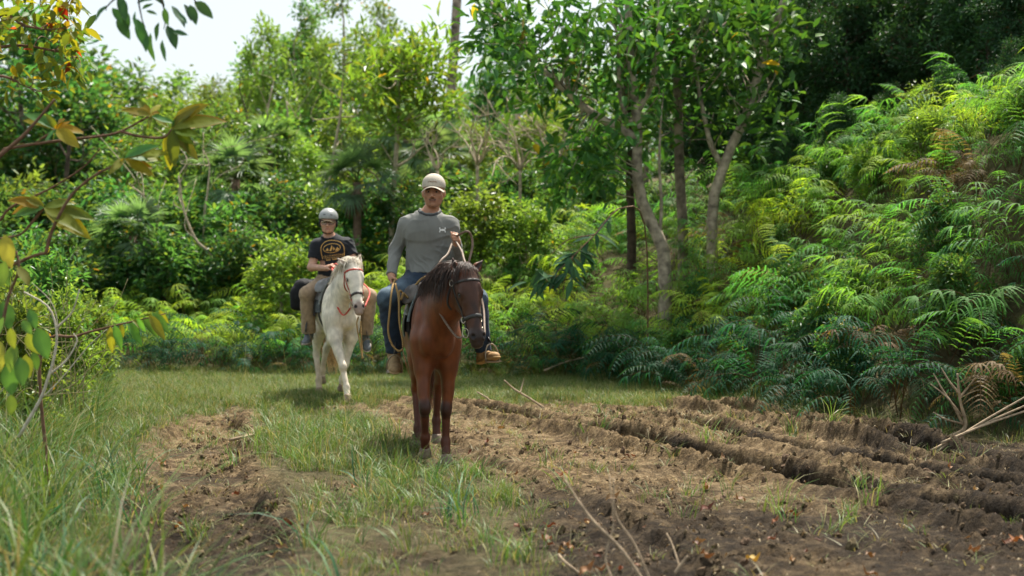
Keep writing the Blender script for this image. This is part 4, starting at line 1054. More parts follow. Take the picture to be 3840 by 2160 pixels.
def build_saddle(h, p, bR, bL, label, pad_c, trim_c, seat_y, leather_m):
    zt = h['g'].get('tall', 0); off = np.array([0, seat_y, 1.30]); e, off = tack_empty('saddle', h, off, label, 'saddle'); J = p['J']
    pad = mat('saddle_pad_felt', pad_c, .95, .1, var=.35, nscale=20, bump=.5, bscale=120)
    ys = np.linspace(seat_y-.43, seat_y+.32, 18); ph = np.linspace(-1.75, 1.75, 33)
    lay(h, e, off, 'saddle_pad', *drape(h, ys, ph, .008, .016), pad)
    for q in (-1, 1):   # pale edging down the front of the pad
        lay(h, e, off, 'pad_trim', *drape(h, np.linspace(seat_y-.455, seat_y-.405, 4), np.linspace(q*.25, q*1.35, 14)[::q], .02, .022), mat('pad_trim_felt', trim_c, .95, .1, var=.4, nscale=60, bump=.6, bscale=250))
    s = SDF((-.4, seat_y-.5, .9), (.4, seat_y+.5, 1.65), .009)
    s.cone((0, seat_y-.2, 1.33), (0, seat_y+.22, 1.34), .10, .12, .04, sq=((0, 0, 1), .45))
    for q in (-1, 1):
        s.cone((q*.05, seat_y-.3, 1.39), (q*.17, seat_y-.29, 1.27), .04, .035, .04); s.cone((q*.03, seat_y+.27, 1.41), (q*.17, seat_y+.22, 1.33), .032, .03, .04)
        s.ell((q*.13, seat_y, 1.27), (.13, .28, .05), .05)
    s.cone((0, seat_y-.32, 1.37), (0, seat_y-.35, 1.45), .035, .024, .03); s.ell((0, seat_y-.36, 1.462), (.036, .036, .013), .01)
    V, Q = s.mesh(1); lay(h, e, off, 'seat', V+np.array([0, 0, zt]), Q, leather_m)
    for q in (-1, 1):
        fl = drape(h, np.linspace(seat_y-.38, seat_y+.1, 10), np.linspace(q*.45, q*1.15, 9)[::q], .035, .009)
        # rounded front lower corner
        lay(h, e, off, 'flap', fl[0], fl[1], leather_m)
        f2 = drape(h, np.linspace(seat_y-.2, seat_y+.08, 8), np.linspace(q*1.0, q*1.9, 9)[::q], .03, .008); lay(h, e, off, 'fender', f2[0], f2[1], dleather)
    for q in (-1, 1):   # broad leather swell in front of each thigh
        s = SDF((-.5, seat_y-.6, .95), (.5, seat_y, 1.6), .009); n_ = nrm(np.array([q*.75, -.55, .5])); u_ = nrm(np.cross(n_, (0, 0, 1.))); w_ = np.cross(n_, u_)
        s.ell((q*.195, seat_y-.34, 1.30), (.105, .095, .018), .0, np.stack([u_, w_, n_], 1)); s.cone((q*.06, seat_y-.33, 1.385), (q*.17, seat_y-.33, 1.33), .035, .03, .03)
        V, Q = s.mesh(1); lay(h, e, off, 'swell', V+np.array([0, 0, zt]), Q, leather_m)
    g1 = [np.array([.42*math.sin(a), seat_y-.3, 1.0+zt-.42*math.cos(a)]) for a in np.linspace(-2.0, 2.0, 40)]
    V, F = strap(h['bvh'], g1, .075, .008, .004, 50); lay(h, e, off, 'girth', V, F, dleather)
    for q, b in (('R', bR), ('L', bL)):
        ball = to_local(h, b['ball']-b['fl']*.01); up = np.array(h['M'].to_3x3().inverted() @ Vector(b['up'])); fl = np.array(h['M'].to_3x3().inverted() @ Vector(b['fl'])); lat = np.array(h['M'].to_3x3().inverted() @ Vector(b['lat']))
        top = ball+up*.125; sgn = 1 if q == 'L' else -1
        arch = [ball+lat*(.064*math.cos(a))*1.0+up*(-.024+.145*max(0, math.sin(a))**.75) for a in np.linspace(0, math.pi, 22)]
        mb = MB(); mb.tube(np.array(arch)-off, .0062, 8)
        tr = [ball-up*.027-lat*.066, ball-up*.027+lat*.066]; V, F = ribbon(np.array(smooth_path(tr, 4))-off, np.array([-up]*4), .055, .006); mb.add(V, F); mb.obj('stirrup', rust, e)
        hang = np.array([sgn*.30, seat_y-.08, 1.22+zt]); kn = to_local(h, J['kn'+q]); an = to_local(h, J['an'+q])
        lead = smooth_path([hang, (hang+top)/2+np.array([sgn*.0, .03, 0]), top], 14); N = np.array([[sgn, -.3, 0]]*14)
        mb = MB(); mb.add(*ribbon(lead-off, N, .045, .006)); mb.obj('stirrup_leather', dleather, e)
    return e
sad1 = build_saddle(brown, rider1, b1R, b1L, 'worn grey-brown leather saddle with blue-grey pad edge under the front rider', (.028, .024, .022), (.17, .21, .215), .62, leather)
sad2 = build_saddle(white, rider2, b2R, b2L, 'dark worn saddle with grey pad on the white horse', (.10, .11, .115), (.2, .21, .205), .62, mat('old_leather', (.13, .125, .12), .35, .5, var=.35, nscale=15, bump=.2))

def build_bridle(h, label, c_cheek, c_brow, c_nose, knots):
    hp, S, F, D, bv = h['hp'], h['S'], h['F'], h['D'], h['bvh']
    e, off = tack_empty('bridle', h, hp(0, 0, .3), label, 'bridle')
    mk = lambda nm, c: mat(nm, c, .5, .4, var=.35, nscale=25, bump=.2)
    mch, mbr, mno = mk('cheek_leather', c_cheek), mk('brow_leather', c_brow), mk('nose_leather', c_nose)
    def st(nm, pts, w, m, n=30): V, Fc = strap(bv, pts, w, .005, .003, n); lay(h, e, off, nm, V, Fc, m)
    nd_, zz = .375, .065
    loop = lambda d, x, b0, b1: [hp(x*math.cos(a), (b0+b1)/2+(b1-b0)/2*math.sin(a), d) for a in np.linspace(0, 2*math.pi, 21)]
    st('noseband', loop(nd_, .12, -.14, .13), .03, mno, 60)
    st('browband', [hp(-.11, -.03, .085), hp(-.09, .05, .09), hp(0, .1, .095), hp(.09, .05, .09), hp(.11, -.03, .085)], .022, mbr)
    st('crownpiece', [hp(-.1, -.06, .07), hp(-.07, -.08, .0), hp(0, -.09, -.04), hp(.07, -.08, .0), hp(.1, -.06, .07)], .026, mch)
    st('throatlash', [hp(-.1, -.06, .07), hp(-.1, -.14, .15), hp(-.04, -.22, .2), hp(.04, -.22, .2), hp(.1, -.14, .15), hp(.1, -.06, .07)], .016, mch, 40)
    for q in (-1, 1):
        st('cheekpiece', [hp(q*.12, -.04, .07), hp(q*.12, -.035, .2), hp(q*.11, -.035, .32), hp(q*.09, -.03, .45)], .022, mch)
        P, N = on_surface(bv, [hp(q*.12, -.04, .07)+D*x for x in np.linspace(-.02, .05, 4)], .012)
        for c0, rad, nm in ((P[1], .024, 'buckle'), (on_surface(bv, [hp(q*.11, -.034, .375)]*3, .012)[0][1], .024, 'ring'), (on_surface(bv, [hp(q*.08, -.025, .475)]*3, .016)[0][1], .036, 'bit_ring')):
            n_ = nrm(S*q*.8+F*.6); u = nrm(np.cross(n_, D)); w = np.cross(n_, u)
            ring = np.array([c0+rad*(u*math.cos(a)*.75+w*math.sin(a)) for a in np.linspace(0, 2*math.pi, 21)]); mb = MB(); mb.tube(ring-off, .0042, 6); mb.obj(nm, metal, e)
    st('chin_strap', [hp(-.075, -.04, .46), hp(-.05, -.1, .48), hp(0, -.12, .49), hp(.05, -.1, .48), hp(.075, -.04, .46)], .016, mno)
    return e, off
br1, off1 = build_bridle(brown, 'black leather bridle with brass rings on the brown horse', (.03, .026, .024), (.03, .026, .024), (.04, .038, .036), None)
br2, off2 = build_bridle(white, 'red and black bridle on the white horse', (.42, .03, .022), (.48, .055, .03), (.04, .032, .03), None)

def cord(name, pts, r, m, label, cat, n=60, flat=None, parent=None):
    P = smooth_path(pts, n); o_ = P[-1]
    mb = MB()
    if flat: 
        N = np.array([[0, -1, .3]]*n); mb.add(*ribbon(P-o_, N, flat, .004))
    else: mb.tube(P-o_, r, 8)
    o = mb.obj(name, m, parent)
    if parent is None: o.location = o_; props(o, label, cat)
    return o
def rope_mat(name, c1, c2):
    m = mat(name, c1, .85, .2, var=.3, nscale=60); nt = m.node_tree; b = nt.nodes['Principled BSDF']; tc = nd(nt, 'ShaderNodeTexCoord'); w = nd(nt, 'ShaderNodeTexWave')
    w.bands_direction = 'DIAGONAL'; w.inputs['Scale'].default_value = 38; w.inputs['Distortion'].default_value = 1.5; nt.links.new(tc.outputs['Object'], w.inputs[0])
    r = nd(nt, 'ShaderNodeValToRGB'); r.color_ramp.elements[0].color = (*c2, 1); r.color_ramp.elements[1].color = (*c1, 1); nt.links.new(w.outputs[0], r.inputs[0]); nt.links.new(r.outputs[0], b.inputs['Base Color'])
    bp = nd(nt, 'ShaderNodeBump'); bp.inputs['Strength'].default_value = .6; bp.inputs['Distance'].default_value = .004; nt.links.new(w.outputs[0], bp.inputs['Height']); nt.links.new(bp.outputs[0], b.inputs['Normal']); return m
yrope = rope_mat('yellow_rope', (.46, .30, .12), (.20, .12, .05))
rein_m = mat('rein_leather', (.17, .115, .08), .6, .35, var=.3, nscale=30)
red_m = mat('red_webbing', (.5, .045, .03), .6, .3, var=.25, nscale=40)
A = lambda px, py, Y: at(px, py, Y)
ringR = to_world(brown, on_surface(brown['bvh'], [brown['hp'](-.08, -.025, .5)]*3, .02)[0][1]); ringL = to_world(brown, on_surface(brown['bvh'], [brown['hp'](.08, -.025, .5)]*3, .02)[0][1])
hL1 = J1['wrL']+nrm(np.array([.12, -.75, .5]))*.07+np.array([-.03, 0, 0]); hR1 = J1['wrR']+nrm(np.array([.12, -.4, -.9]))*.08+np.array([.03, 0, 0])
e = empty('reins', tuple(hL1), 'brown leather reins held up in the raised hand of the front rider', 'reins')
for pts, fl in (([hL1, A(1680, 950, 11.42), A(1652, 980, 11.3), A(1625, 1040, 11.22), A(1628, 1120, 11.02), A(1662, 1195, 10.92), A(1712, 1262, 10.84), ringR], .018),
                ([hL1, A(1730, 940, 11.45), A(1745, 985, 11.3), A(1785, 1060, 11.15), A(1812, 1150, 11.0), ringL], .018)):
    P = smooth_path(pts, 50); mb = MB(); mb.add(*ribbon(P-hL1, np.array([[.25, -1, .2]]*50), fl, .004)); mb.obj('rein', rein_m, e)
P = smooth_path([hL1, A(1745, 868, 11.5), A(1765, 880, 11.55), A(1772, 920, 11.55), A(1760, 975, 11.5), A(1752, 1010, 11.45)], 40); mb = MB(); mb.add(*ribbon(P-hL1, np.array([[.25, -1, .2]]*40), .02, .004)); mb.obj('rein_end', rein_m, e)
cord('lead_rope', [hR1+(.0, -.01, .05), A(1470, 1085, 11.5), A(1461, 1170, 11.42), A(1456, 1245, 11.42), A(1472, 1295, 11.42), A(1497, 1316, 11.42), A(1512, 1295, 11.43), A(1498, 1210, 11.43), A(1495, 1120, 11.44), A(1484, 1070, 11.5), hR1], .0085,
     yrope, 'yellow rope hanging in a loop from the hand of the front rider', 'rope', 80)
hn = to_world(brown, (0, .30, 1.45)); 
cord('tied_rope', [hn+(.09, -.05, .05), hn+(.04, -.09, .07), hn+(-.03, -.09, .05), hn+(-.10, -.06, .02), hn+(-.17, -.04, -.06), hn+(-.215, -.05, -.12), A(1500, 1090, 11.5), A(1497, 1115, 11.48), A(1505, 1122, 11.48), A(1512, 1100, 11.5), hn+(-.205, -.08, -.13)], .0095,
     yrope, 'yellow rope wound round the saddle of the front rider', 'rope', 60)
rR2 = to_world(white, on_surface(white['bvh'], [white['hp'](-.08, -.025, .5)]*3, .02)[0][1]); rL2 = to_world(white, on_surface(white['bvh'], [white['hp'](.08, -.025, .5)]*3, .02)[0][1])
hR2 = J2['wrR']+nrm(np.array([.75, -.5, .5]))*.075+np.array([0, -.01, -.02])
e = empty('reins', tuple(hR2), 'red reins held by the rider in the helmet', 'reins')
for pts in ([hR2, A(1249, 1020, 16.55), A(1254, 1065, 16.45), A(1256, 1120, 16.25), A(1270, 1160, 16.1), A(1290, 1182, 15.95), rR2], [hR2, A(1262, 990, 16.4), A(1285, 1022, 16.3), A(1330, 1040, 16.2), A(1385, 1090, 16.0), rL2], [hR2, A(1258, 1010, 16.6), A(1266, 1035, 16.6), A(1272, 1042, 16.7), J2['wrL']+(-.05, -.03, 0)]):
    P = smooth_path(pts, 40); mb = MB(); mb.add(*ribbon(P-hR2, np.array([[.25, -1, .2]]*40), .018, .004)); mb.obj('rein', red_m, e)
chin = to_world(white, white['hp'](0, -.07, .6))
cord('lead_rope', [chin, A(1338, 1215, 15.6), A(1345, 1262, 15.62), A(1352, 1300, 15.63), A(1359, 1345, 15.63), A(1357, 1300, 15.66), A(1354, 1250, 15.66), A(1352, 1205, 15.7)], .0085, yrope, 'yellow rope dangling below the muzzle of the white horse', 'rope')
# black bag behind the second rider
s = SDF((-.45, -.35, -.35), (.3, .35, .3), .01)
s.ell((-.02, 0, -.02), (.13, .16, .19), .05); s.ell((.05, -.02, .09), (.12, .13, .07), .05); s.box((-.04, 0, -.08), (.11, .13, .13), .05, .05); s.ripple(ramp_folds(4., .008, [((.4, .2, 1), 25, 1)]))
V, Q = s.mesh(1); bagp = at(1139, 1098, 17.35); bag = empty('saddle_bag', tuple(bagp), 'black fabric bag hanging behind the leg of the helmeted rider', 'bag')
link('pouch', mesh_np('pouch', V, Q, [mat('bag_cloth', (.011, .011, .013), .8, .25, var=.3, nscale=20, bump=.3)]), bag)
mb = MB(); mb.add(*ribbon(smooth_path([(.05, .0, .14), (.16, .02, .17), (.26, .03, .12), (.36, .03, .1)], 10), np.array([[0, -.4, 1]]*10), .035, .005)); mb.obj('strap', dark, bag)
# ------------------------------------------------------------------ leaves, ferns, palms, trees
def leaf_shape(L, W, fold=.25, droop=.25, seg=4, tip=.9):
    """single leaf along +Y, midrib folded, tip drooping: vertices and quads"""
    t = np.linspace(0, 1, seg+1); w = W*np.sin(np.pi*np.clip(t, 0, 1)**.85)**.8*(1-.1*t); w[0] = W*.06; w[-1] = 0.002
    y = L*t*(1-.15*droop*t); z = -L*droop*t**2
    V = []
    for k in range(seg+1): V += [(-w[k]/2, y[k], z[k]+fold*w[k]/2), (0, y[k], z[k]), (w[k]/2, y[k], z[k]+fold*w[k]/2)]
    Q = []
    for k in range(seg): a = 3*k; Q += [(a, a+1, a+4, a+3), (a+1, a+2, a+5, a+4)]
    return np.array(V), np.array(Q)

def leaf_cloud(P, Dv, L, W, r, droop=.3, up=(0, 0, 1), jit=.5):
    """many small two-quad leaves: points, growth directions, sizes -> V, F, per-leaf ids"""
    n = len(P); D = Dv+r.normal(0, jit, (n, 3)); D /= np.linalg.norm(D, axis=1)[:, None]
    U = np.asarray(up)+r.normal(0, .45, (n, 3)); S = np.cross(D, U); S /= np.maximum(np.linalg.norm(S, axis=1), 1e-6)[:, None]; N = np.cross(S, D)
    l = (L*r.uniform(.65, 1.2, n))[:, None]; w = (W*r.uniform(.75, 1.15, n))[:, None]; f = .12
    b = P; m = P+D*l*.5-N*l*.02; t = P+D*l*.97-N*l*droop*r.uniform(.2, 1.2, n)[:, None]
    a1 = P+D*l*.25+S*w*.42+N*w*f; a2 = P+D*l*.62+S*w*.40-N*l*droop*.25+N*w*f; b1 = P+D*l*.25-S*w*.42+N*w*f; b2 = P+D*l*.62-S*w*.40-N*l*droop*.25+N*w*f
    V = np.stack([b, a1, a2, t, b2, b1], 1).reshape(-1, 3); i = np.arange(n)[:, None]*6
    Q = np.vstack([i+np.array([0, 1, 2, 3]), i+np.array([0, 3, 4, 5])])
    return V, Q
def leaf_cols(n, base, r, var=.3, alts=()):
    c = np.tile(np.asarray(base, float), (n, 1))*r.uniform(1-var, 1+var, n)[:, None]
    for col, fr in alts: k = r.random(n) < fr; c[k] = np.asarray(col)*r.uniform(.7, 1.2, k.sum())[:, None]
    return np.repeat(c, 6, 0)

bark_pale = mat('pale_bark', (.34, .28, .21), .9, .15, var=.6, nscale=9, bump=.6, bscale=30)
bark_grey = mat('grey_bark', (.24, .19, .145), .9, .15, var=.75, nscale=6, bump=.7, bscale=28)
bark_dark = mat('dark_bark', (.075, .055, .04), .92, .15, var=.5, nscale=10, bump=.7, bscale=30)
twig_pale = mat('pale_twig', (.42, .34, .24), .85, .2, var=.35, nscale=20, bump=.4)
lm_w = leaf_mat('tree_leaf', (1, 1, 1), .52, (1.7, 1.5, .6), .4, .5, .22)
lm_gloss = leaf_mat('glossy_leaf', (1, 1, 1), .3, (1.4, 1.35, .5), .48, .26, .2)
lm_fern = leaf_mat('fern_leaf', (1, 1, 1), .52, (1.4, 1.4, .55), .6, .15, .25)

def grow(seed, trunk, r0, limbs, limb_len, limb_from, rise, twigs, twig_len, crook=.12, r_end=.25, curve=0.0, sec=2):
    """trunk polyline plus limbs and twigs; returns wood pieces and leaf-bearing tips (point, direction)"""
    r = np.random.default_rng(seed); T = smooth_path(trunk, 24); n = len(T); wood = [(T, r0*(1-(1-r_end)*np.linspace(0, 1, n)))]; tips = []
    H = np.linalg.norm(np.diff(T, axis=0), axis=1).sum()
    def limb(base, d, ln, rad, depth):
        m = 7; p = base.copy(); P = [p.copy()]; v = nrm(d)
        for k in range(m-1):
            v = nrm(v+r.normal(0, crook, 3)+np.array([0, 0, curve])); p = p+v*ln/(m-1); P.append(p.copy())
        P = np.array(P); wood.append((P, rad*(1-.75*np.linspace(0, 1, m))))
        if depth > 0:
            for k in range(twigs):
                u = r.uniform(.35, 1.0); q = P[int(u*(m-1))]; a = r.normal(0, 1, 3); a -= v*(a@v)*.3; dd = nrm(v*.6+nrm(a)*.8+np.array([0, 0, .15]))
                limb(q, dd, twig_len*r.uniform(.6, 1.2), rad*.4, depth-1)
            tips.append((P[-1], v))
        else:
            for k in (3, 4, 5, 6): tips.append((P[k], v))
    for k in range(limbs):
        u = limb_from+(1-limb_from)*(k+r.random()*.8)/limbs; i = min(int(u*(n-1)), n-2); a = k*2.4+r.normal(0, .5)
        ln = limb_len*(1.15-.6*(u-limb_from)/(1-limb_from+1e-6))*r.uniform(.75, 1.2)
        limb(T[i], np.array([math.cos(a), math.sin(a), rise*r.uniform(.6, 1.4)]), ln, wood[0][1][i]*.5, sec-1)
    limb(T[-1], T[-1]-T[-3], limb_len*.6, wood[0][1][-1], sec-1)
    return wood, tips
def tree_meshes(name, wood, tips, per, spread, L, W, base, alts, seed, bark, lmat, droop=.3, sides=8, hang=0.0):
    r = np.random.default_rng(seed+99); mb = MB()
    for P, R in wood: mb.tube(P, np.maximum(R, .004), sides if R[0] > .03 else 5)
    tm = mb.mesh(name+'_trunk', bark, col=False)
    TP = np.array([t[0] for t in tips]); TD = np.array([t[1] for t in tips]); k = np.repeat(np.arange(len(TP)), per); n = len(k)
    off = r.normal(0, 1, (n, 3)); off /= np.linalg.norm(off, axis=1)[:, None]; off *= (spread*r.random(n)**.6)[:, None]
    P = TP[k]+off; D = nrm_rows(off/spread*1.0+TD[k]*.6+np.array([0, 0, -.15-hang]))
    V, Q = leaf_cloud(P, D, L, W, r, droop)
    cl = (.8+.4*r.random(len(TP)))[k]            # clumps differ a little from one another
    c = leaf_cols(n, base, r, .28, alts)*np.repeat(cl, 6)[:, None]
    cm = mesh_np(name+'_crown', V, Q, [lmat], False, c)
    return tm, cm
def nrm_rows(a): return a/np.maximum(np.linalg.norm(a, axis=1), 1e-9)[:, None]
def place_tree(name, meshes, x, y, rz, sc, label, group=None, z=None, cat='tree', sxy=None):
    z = gz(x, y)-.08 if z is None else z
    e = empty(name, (x, y, z), label, cat, group, rz); e.scale = (sc*(sxy or 1), sc*(sxy or 1), sc)
    t = link('trunk', meshes[0], e); c = link('crown', meshes[1], e); c['kind'] = 'stuff'
    return e
G1 = (.085, .205, .06); G2 = (.125, .24, .06); G3 = (.055, .16, .058); G4 = (.03, .085, .035); GY = (.15, .19, .04)
yel = ((.34, .24, .03), .012)
def proto(seed, H, r0, limbs, ll, frm, rise, twigs, tl, per, spread, L, W, base, bark=bark_grey, lean=(0, 0), droop=.3, alts=(yel, ((.13, .2, .045), .2)), lmat=lm_w, crook=.14, curve=.03, sec=2):
    r = np.random.default_rng(seed); tr = [(0, 0, 0), (lean[0]*.3+r.normal(0, .08), lean[1]*.3, H*.35), (lean[0]*.7+r.normal(0, .1), lean[1]*.7, H*.7), (lean[0], lean[1], H)]
    w, t = grow(seed, tr, r0, limbs, ll, frm, rise, twigs, tl, crook, .3, curve, sec)
    return tree_meshes('tree%d' % seed, w, t, per, spread, L, W, base, alts, seed, bark, lmat, droop)
# ------------------------------------------------------------------ forest
YG = (.16, .27, .06)
pr = {
 'broad1': proto(101, 7.0, .13, 17, 2.5, .16, .45, 7, 1.1, 11, .48, .25, .12, G1),
 'broad2': proto(102, 7.5, .14, 16, 2.7, .2, .5, 7, 1.15, 11, .5, .25, .12, G2, bark=bark_pale),
 'broad3': proto(103, 6.5, .12, 17, 2.3, .14, .6, 7, 1.05, 11, .46, .24, .11, G3),
 'broad4': proto(104, 7.0, .12, 16, 2.4, .18, .55, 7, 1.1, 10, .48, .24, .11, YG, bark=bark_pale),
 'layer1': proto(105, 11., .15, 12, 3.6, .55, .18, 8, 1.3, 14, .45, .24, .12, G1, bark=bark_pale, curve=.0),
 'layer2': proto(106, 11., .17, 13, 3.8, .5, .25, 8, 1.4, 14, .5, .24, .12, G2, bark=bark_pale, curve=.0),
 'feather': proto(107, 6.5, .09, 24, 1.5, .2, .7, 6, .6, 7, .32, .22, .05, (.13, .21, .075), bark=bark_pale, curve=.08),
 'shrub1': proto(108, 2.2, .05, 14, 1.25, .06, .7, 5, .55, 9, .3, .19, .085, (.07, .17, .055), bark=bark_dark),
 'shrub2': proto(109, 2.4, .05, 14, 1.3, .06, .8, 5, .55, 9, .3, .19, .08, G3, bark=bark_dark),
 'shrub3': proto(110, 2.3, .05, 14, 1.2, .06, .8, 5, .55, 9, .3, .18, .08, YG, bark=bark_pale),
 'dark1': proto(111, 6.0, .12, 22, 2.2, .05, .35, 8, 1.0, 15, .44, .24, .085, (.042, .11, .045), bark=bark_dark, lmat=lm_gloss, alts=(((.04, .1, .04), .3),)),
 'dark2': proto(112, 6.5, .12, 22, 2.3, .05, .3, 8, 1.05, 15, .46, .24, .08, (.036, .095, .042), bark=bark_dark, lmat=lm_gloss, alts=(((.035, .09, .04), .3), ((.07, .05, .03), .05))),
 'slim': proto(113, 5.2, .055, 9, 1.1, .5, .9, 5, .5, 8, .26, .2, .07, YG, bark=twig_pale),
 'leafy': proto(114, 5.0, .07, 14, 1.3, .42, .8, 6, .55, 9, .28, .26, .085, (.085, .18, .04), bark=twig_pale),
}
ptop = {k: max(v.co.z for v in m[1].vertices) for k, m in pr.items()}
def by_top(kind, px, top, Y, label, name='forest_tree', rz=None, group=None, cat='tree', wide=1.0):
    x = (px-1920)/FPX*Y; zt = CAMZ-(top-1080)/FPX*Y; zg = gz(x, Y)-.08; sc = (zt-zg)/ptop[kind]
    return place_tree(name, pr[kind], x, Y, (px*.37 if rz is None else rz) % 6.28, sc, label, group, zg, cat, wide)
# the canopy along the sky line, left to right
far = [('broad3', 60, -40, 37, 'dense green tree at the left edge behind the yellow-leaved branches', 1.3),
 ('broad1', 215, 70, 41, 'tall rounded tree left of the open sky patch', 1.3), ('broad3', 390, 165, 48, 'dark rounded tree on the skyline left of the hanging twig', 1.45),
 ('broad1', 520, 205, 50, 'rounded tree on the skyline under the hanging leafy twig', 1.4), ('broad2', 655, 235, 50, 'light green tree on the skyline below the open sky', 1.4),
 ('feather', 790, 262, 46, 'feathery light green tree at the foot of the sky gap', 1.3), ('feather', 905, 300, 43, 'feathery tree left of the tall pale trunk', 1.3),
 ('layer1', 1105, -50, 48, 'tall tree with a pale trunk and layered spreading branches against the sky', 1.1),
 ('layer2', 1290, -130, 50, 'tallest spreading tree above the helmeted rider', 1.1), ('layer2', 1370, -20, 57, 'broad tree crown behind the young leafy tree', 1.0),
 ('broad2', 1580, 250, 52, 'rounded crown left of the tall bare trunk', 1.2), ('broad1', 1775, 270, 54, 'rounded crown right of the tall bare trunk', 1.2),
 ('broad3', 1880, 20, 46, 'dark crown against the sky left of the forked trees', .8), ('broad4', 2010, 300, 44, 'pale green tree behind the bare grey branches', 1.1),
 ('broad2', 2190, 120, 44, 'green tree seen through the crown of the forked trees', 1.2), ('broad1', 2420, 60, 42, 'tree standing behind the curved pale trunk', 1.2), ('broad3', 2640, 40, 40, 'shaded tree behind the straight trunk', 1.2)]
for k, px, top, Y, lab, w in far: by_top(k, px, top, Y, lab, wide=w)
LAND = [(-60, 'at the far left edge of the picture'), (60, 'behind the lowest yellow leaves at the left'), (180, 'behind the pale forked branch'), (300, 'below the dark skyline tree on the left'), (430, 'just left of the low fan palm'), (550, 'just right of the low fan palm'),
 (670, 'behind the leaning bare pale stem'), (790, 'just left of the large fan palm'), (910, 'behind the large fan palm'), (1030, 'just right of the large fan palm'), (1150, 'above the left shoulder of the helmeted rider'), (1270, 'right above the grey helmet'), (1400, 'between the two riders'),
 (1520, 'just left of the cap of the front rider'), (1640, 'directly behind the cap of the front rider'), (1760, 'just right of the cap of the front rider'), (1880, 'behind the left leafless shrub'), (2000, 'behind the middle leafless shrub'), (2120, 'behind the right leafless shrub'), (2240, 'under the long left limb of the forked tree'),
 (2360, 'behind the dark shaded trunk'), (2480, 'behind the curved pale trunk'), (2560, 'behind the straight mottled trunk'), (2680, 'behind the leaning pale trunk'), (2300, 'under the fork of the curved trunk')]
_used = set()
def where(prefix, px):
    for a in sorted(LAND, key=lambda a: abs(a[0]-px)):
        if prefix+a[1] not in _used: _used.add(prefix+a[1]); return prefix+a[1]
# the middle storey
r = np.random.default_rng(21); kinds = ['broad4', 'broad1', 'slim', 'broad3', 'feather', 'broad2', 'slim', 'broad1', 'broad4']
for k, px in enumerate(range(-60, 2350, 122)):
    by_top(kinds[k % 9], px+r.uniform(-25, 25), 400+70*math.sin(k*1.7)+r.uniform(-40, 40), r.uniform(32, 39), where('mid-height leafy tree ', px), group='middle storey trees behind the clearing', wide=1.25)
for k, px in enumerate(range(-100, 2450, 110)):
    by_top(['shrub2', 'shrub1', 'shrub3', 'shrub2', 'shrub1'][k % 5], px+r.uniform(-25, 25), 640+55*math.sin(k*2.3)+r.uniform(-30, 30), r.uniform(27.5, 31), where('man-high leafy shrub ', px), 'forest_shrub', group='undergrowth shrubs behind the clearing', cat='shrub', wide=1.15)
for k, px in enumerate(range(-100, 1250, 120)):
    by_top(['shrub1', 'shrub2', 'shrub2'][k % 3], px+r.uniform(-25, 25), 830+40*math.sin(k*2.1), r.uniform(25.5, 26.8), where('low dark shrub ', px), 'low_shrub', group='low shrubs behind the fern bank', cat='shrub', wide=1.2)
# the dark wall of foliage on the right
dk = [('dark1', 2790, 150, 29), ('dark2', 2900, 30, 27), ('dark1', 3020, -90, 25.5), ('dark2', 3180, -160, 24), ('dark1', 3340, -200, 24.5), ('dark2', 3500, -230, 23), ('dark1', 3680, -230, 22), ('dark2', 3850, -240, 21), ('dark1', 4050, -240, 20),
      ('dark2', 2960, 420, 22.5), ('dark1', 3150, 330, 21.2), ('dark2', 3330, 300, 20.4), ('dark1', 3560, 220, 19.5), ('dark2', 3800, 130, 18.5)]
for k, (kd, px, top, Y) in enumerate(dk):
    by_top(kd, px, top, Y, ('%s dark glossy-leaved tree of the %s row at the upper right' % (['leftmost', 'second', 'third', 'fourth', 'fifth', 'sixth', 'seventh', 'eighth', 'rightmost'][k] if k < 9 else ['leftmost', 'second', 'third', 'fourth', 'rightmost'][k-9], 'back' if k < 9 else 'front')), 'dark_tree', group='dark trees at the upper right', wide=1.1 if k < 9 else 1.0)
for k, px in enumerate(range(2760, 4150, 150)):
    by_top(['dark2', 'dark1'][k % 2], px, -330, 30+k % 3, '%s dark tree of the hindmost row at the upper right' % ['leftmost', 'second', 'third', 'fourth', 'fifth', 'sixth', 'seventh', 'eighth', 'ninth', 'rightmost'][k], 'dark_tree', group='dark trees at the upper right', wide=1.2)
by_top('shrub3', 1800, 660, 25.3, 'bright yellow-green bush right behind the front rider', 'bright_bush', cat='shrub', wide=1.3); by_top('shrub3', 1975, 720, 24.8, 'bright bush between the front rider and the forked trees', 'bright_bush', cat='shrub', wide=1.3)
by_top('shrub3', 1060, 850, 23.6, 'rounded yellow-green bush left of the white horse', 'bright_bush', cat='shrub', wide=1.2)
# hillside wood that closes the view behind everything
r = np.random.default_rng(8); n = 1500; xs = r.uniform(-45, 45, n); ys = r.uniform(58, 80, n); zs = terrain(xs, ys, False)
scatter('far_wood', [pr['broad1'][1], pr['broad3'][1], pr['broad4'][1]], np.stack([xs, ys, zs-1.5], -1)[:150], np.stack([0*xs, 0*xs, r.uniform(0, 6.28, n)], -1)[:150], np.repeat(r.uniform(.55, .75, n)[:, None], 3, 1)[:150], r.integers(0, 3, n)[:150], 'distant green wood closing the view behind the clearing', 'wood')

for px, top, Y, lab in [(985, 40, 40, 'slim tall tree left of the tall layered tree'), (1200, 120, 37, 'slim tall tree with pale stem straight above the helmeted rider'), (845, 330, 35, 'slim pale tree above the large fan palm'), (1360, 180, 38, 'slim pale tree left of the young leafy tree'), (590, 340, 36, 'slim pale tree below the hanging leafy twig'), (1700, 330, 36, 'slim pale tree just right of the tall bare trunk')]:
    by_top('slim', px, top, Y, lab, 'slim_tree', wide=.75)
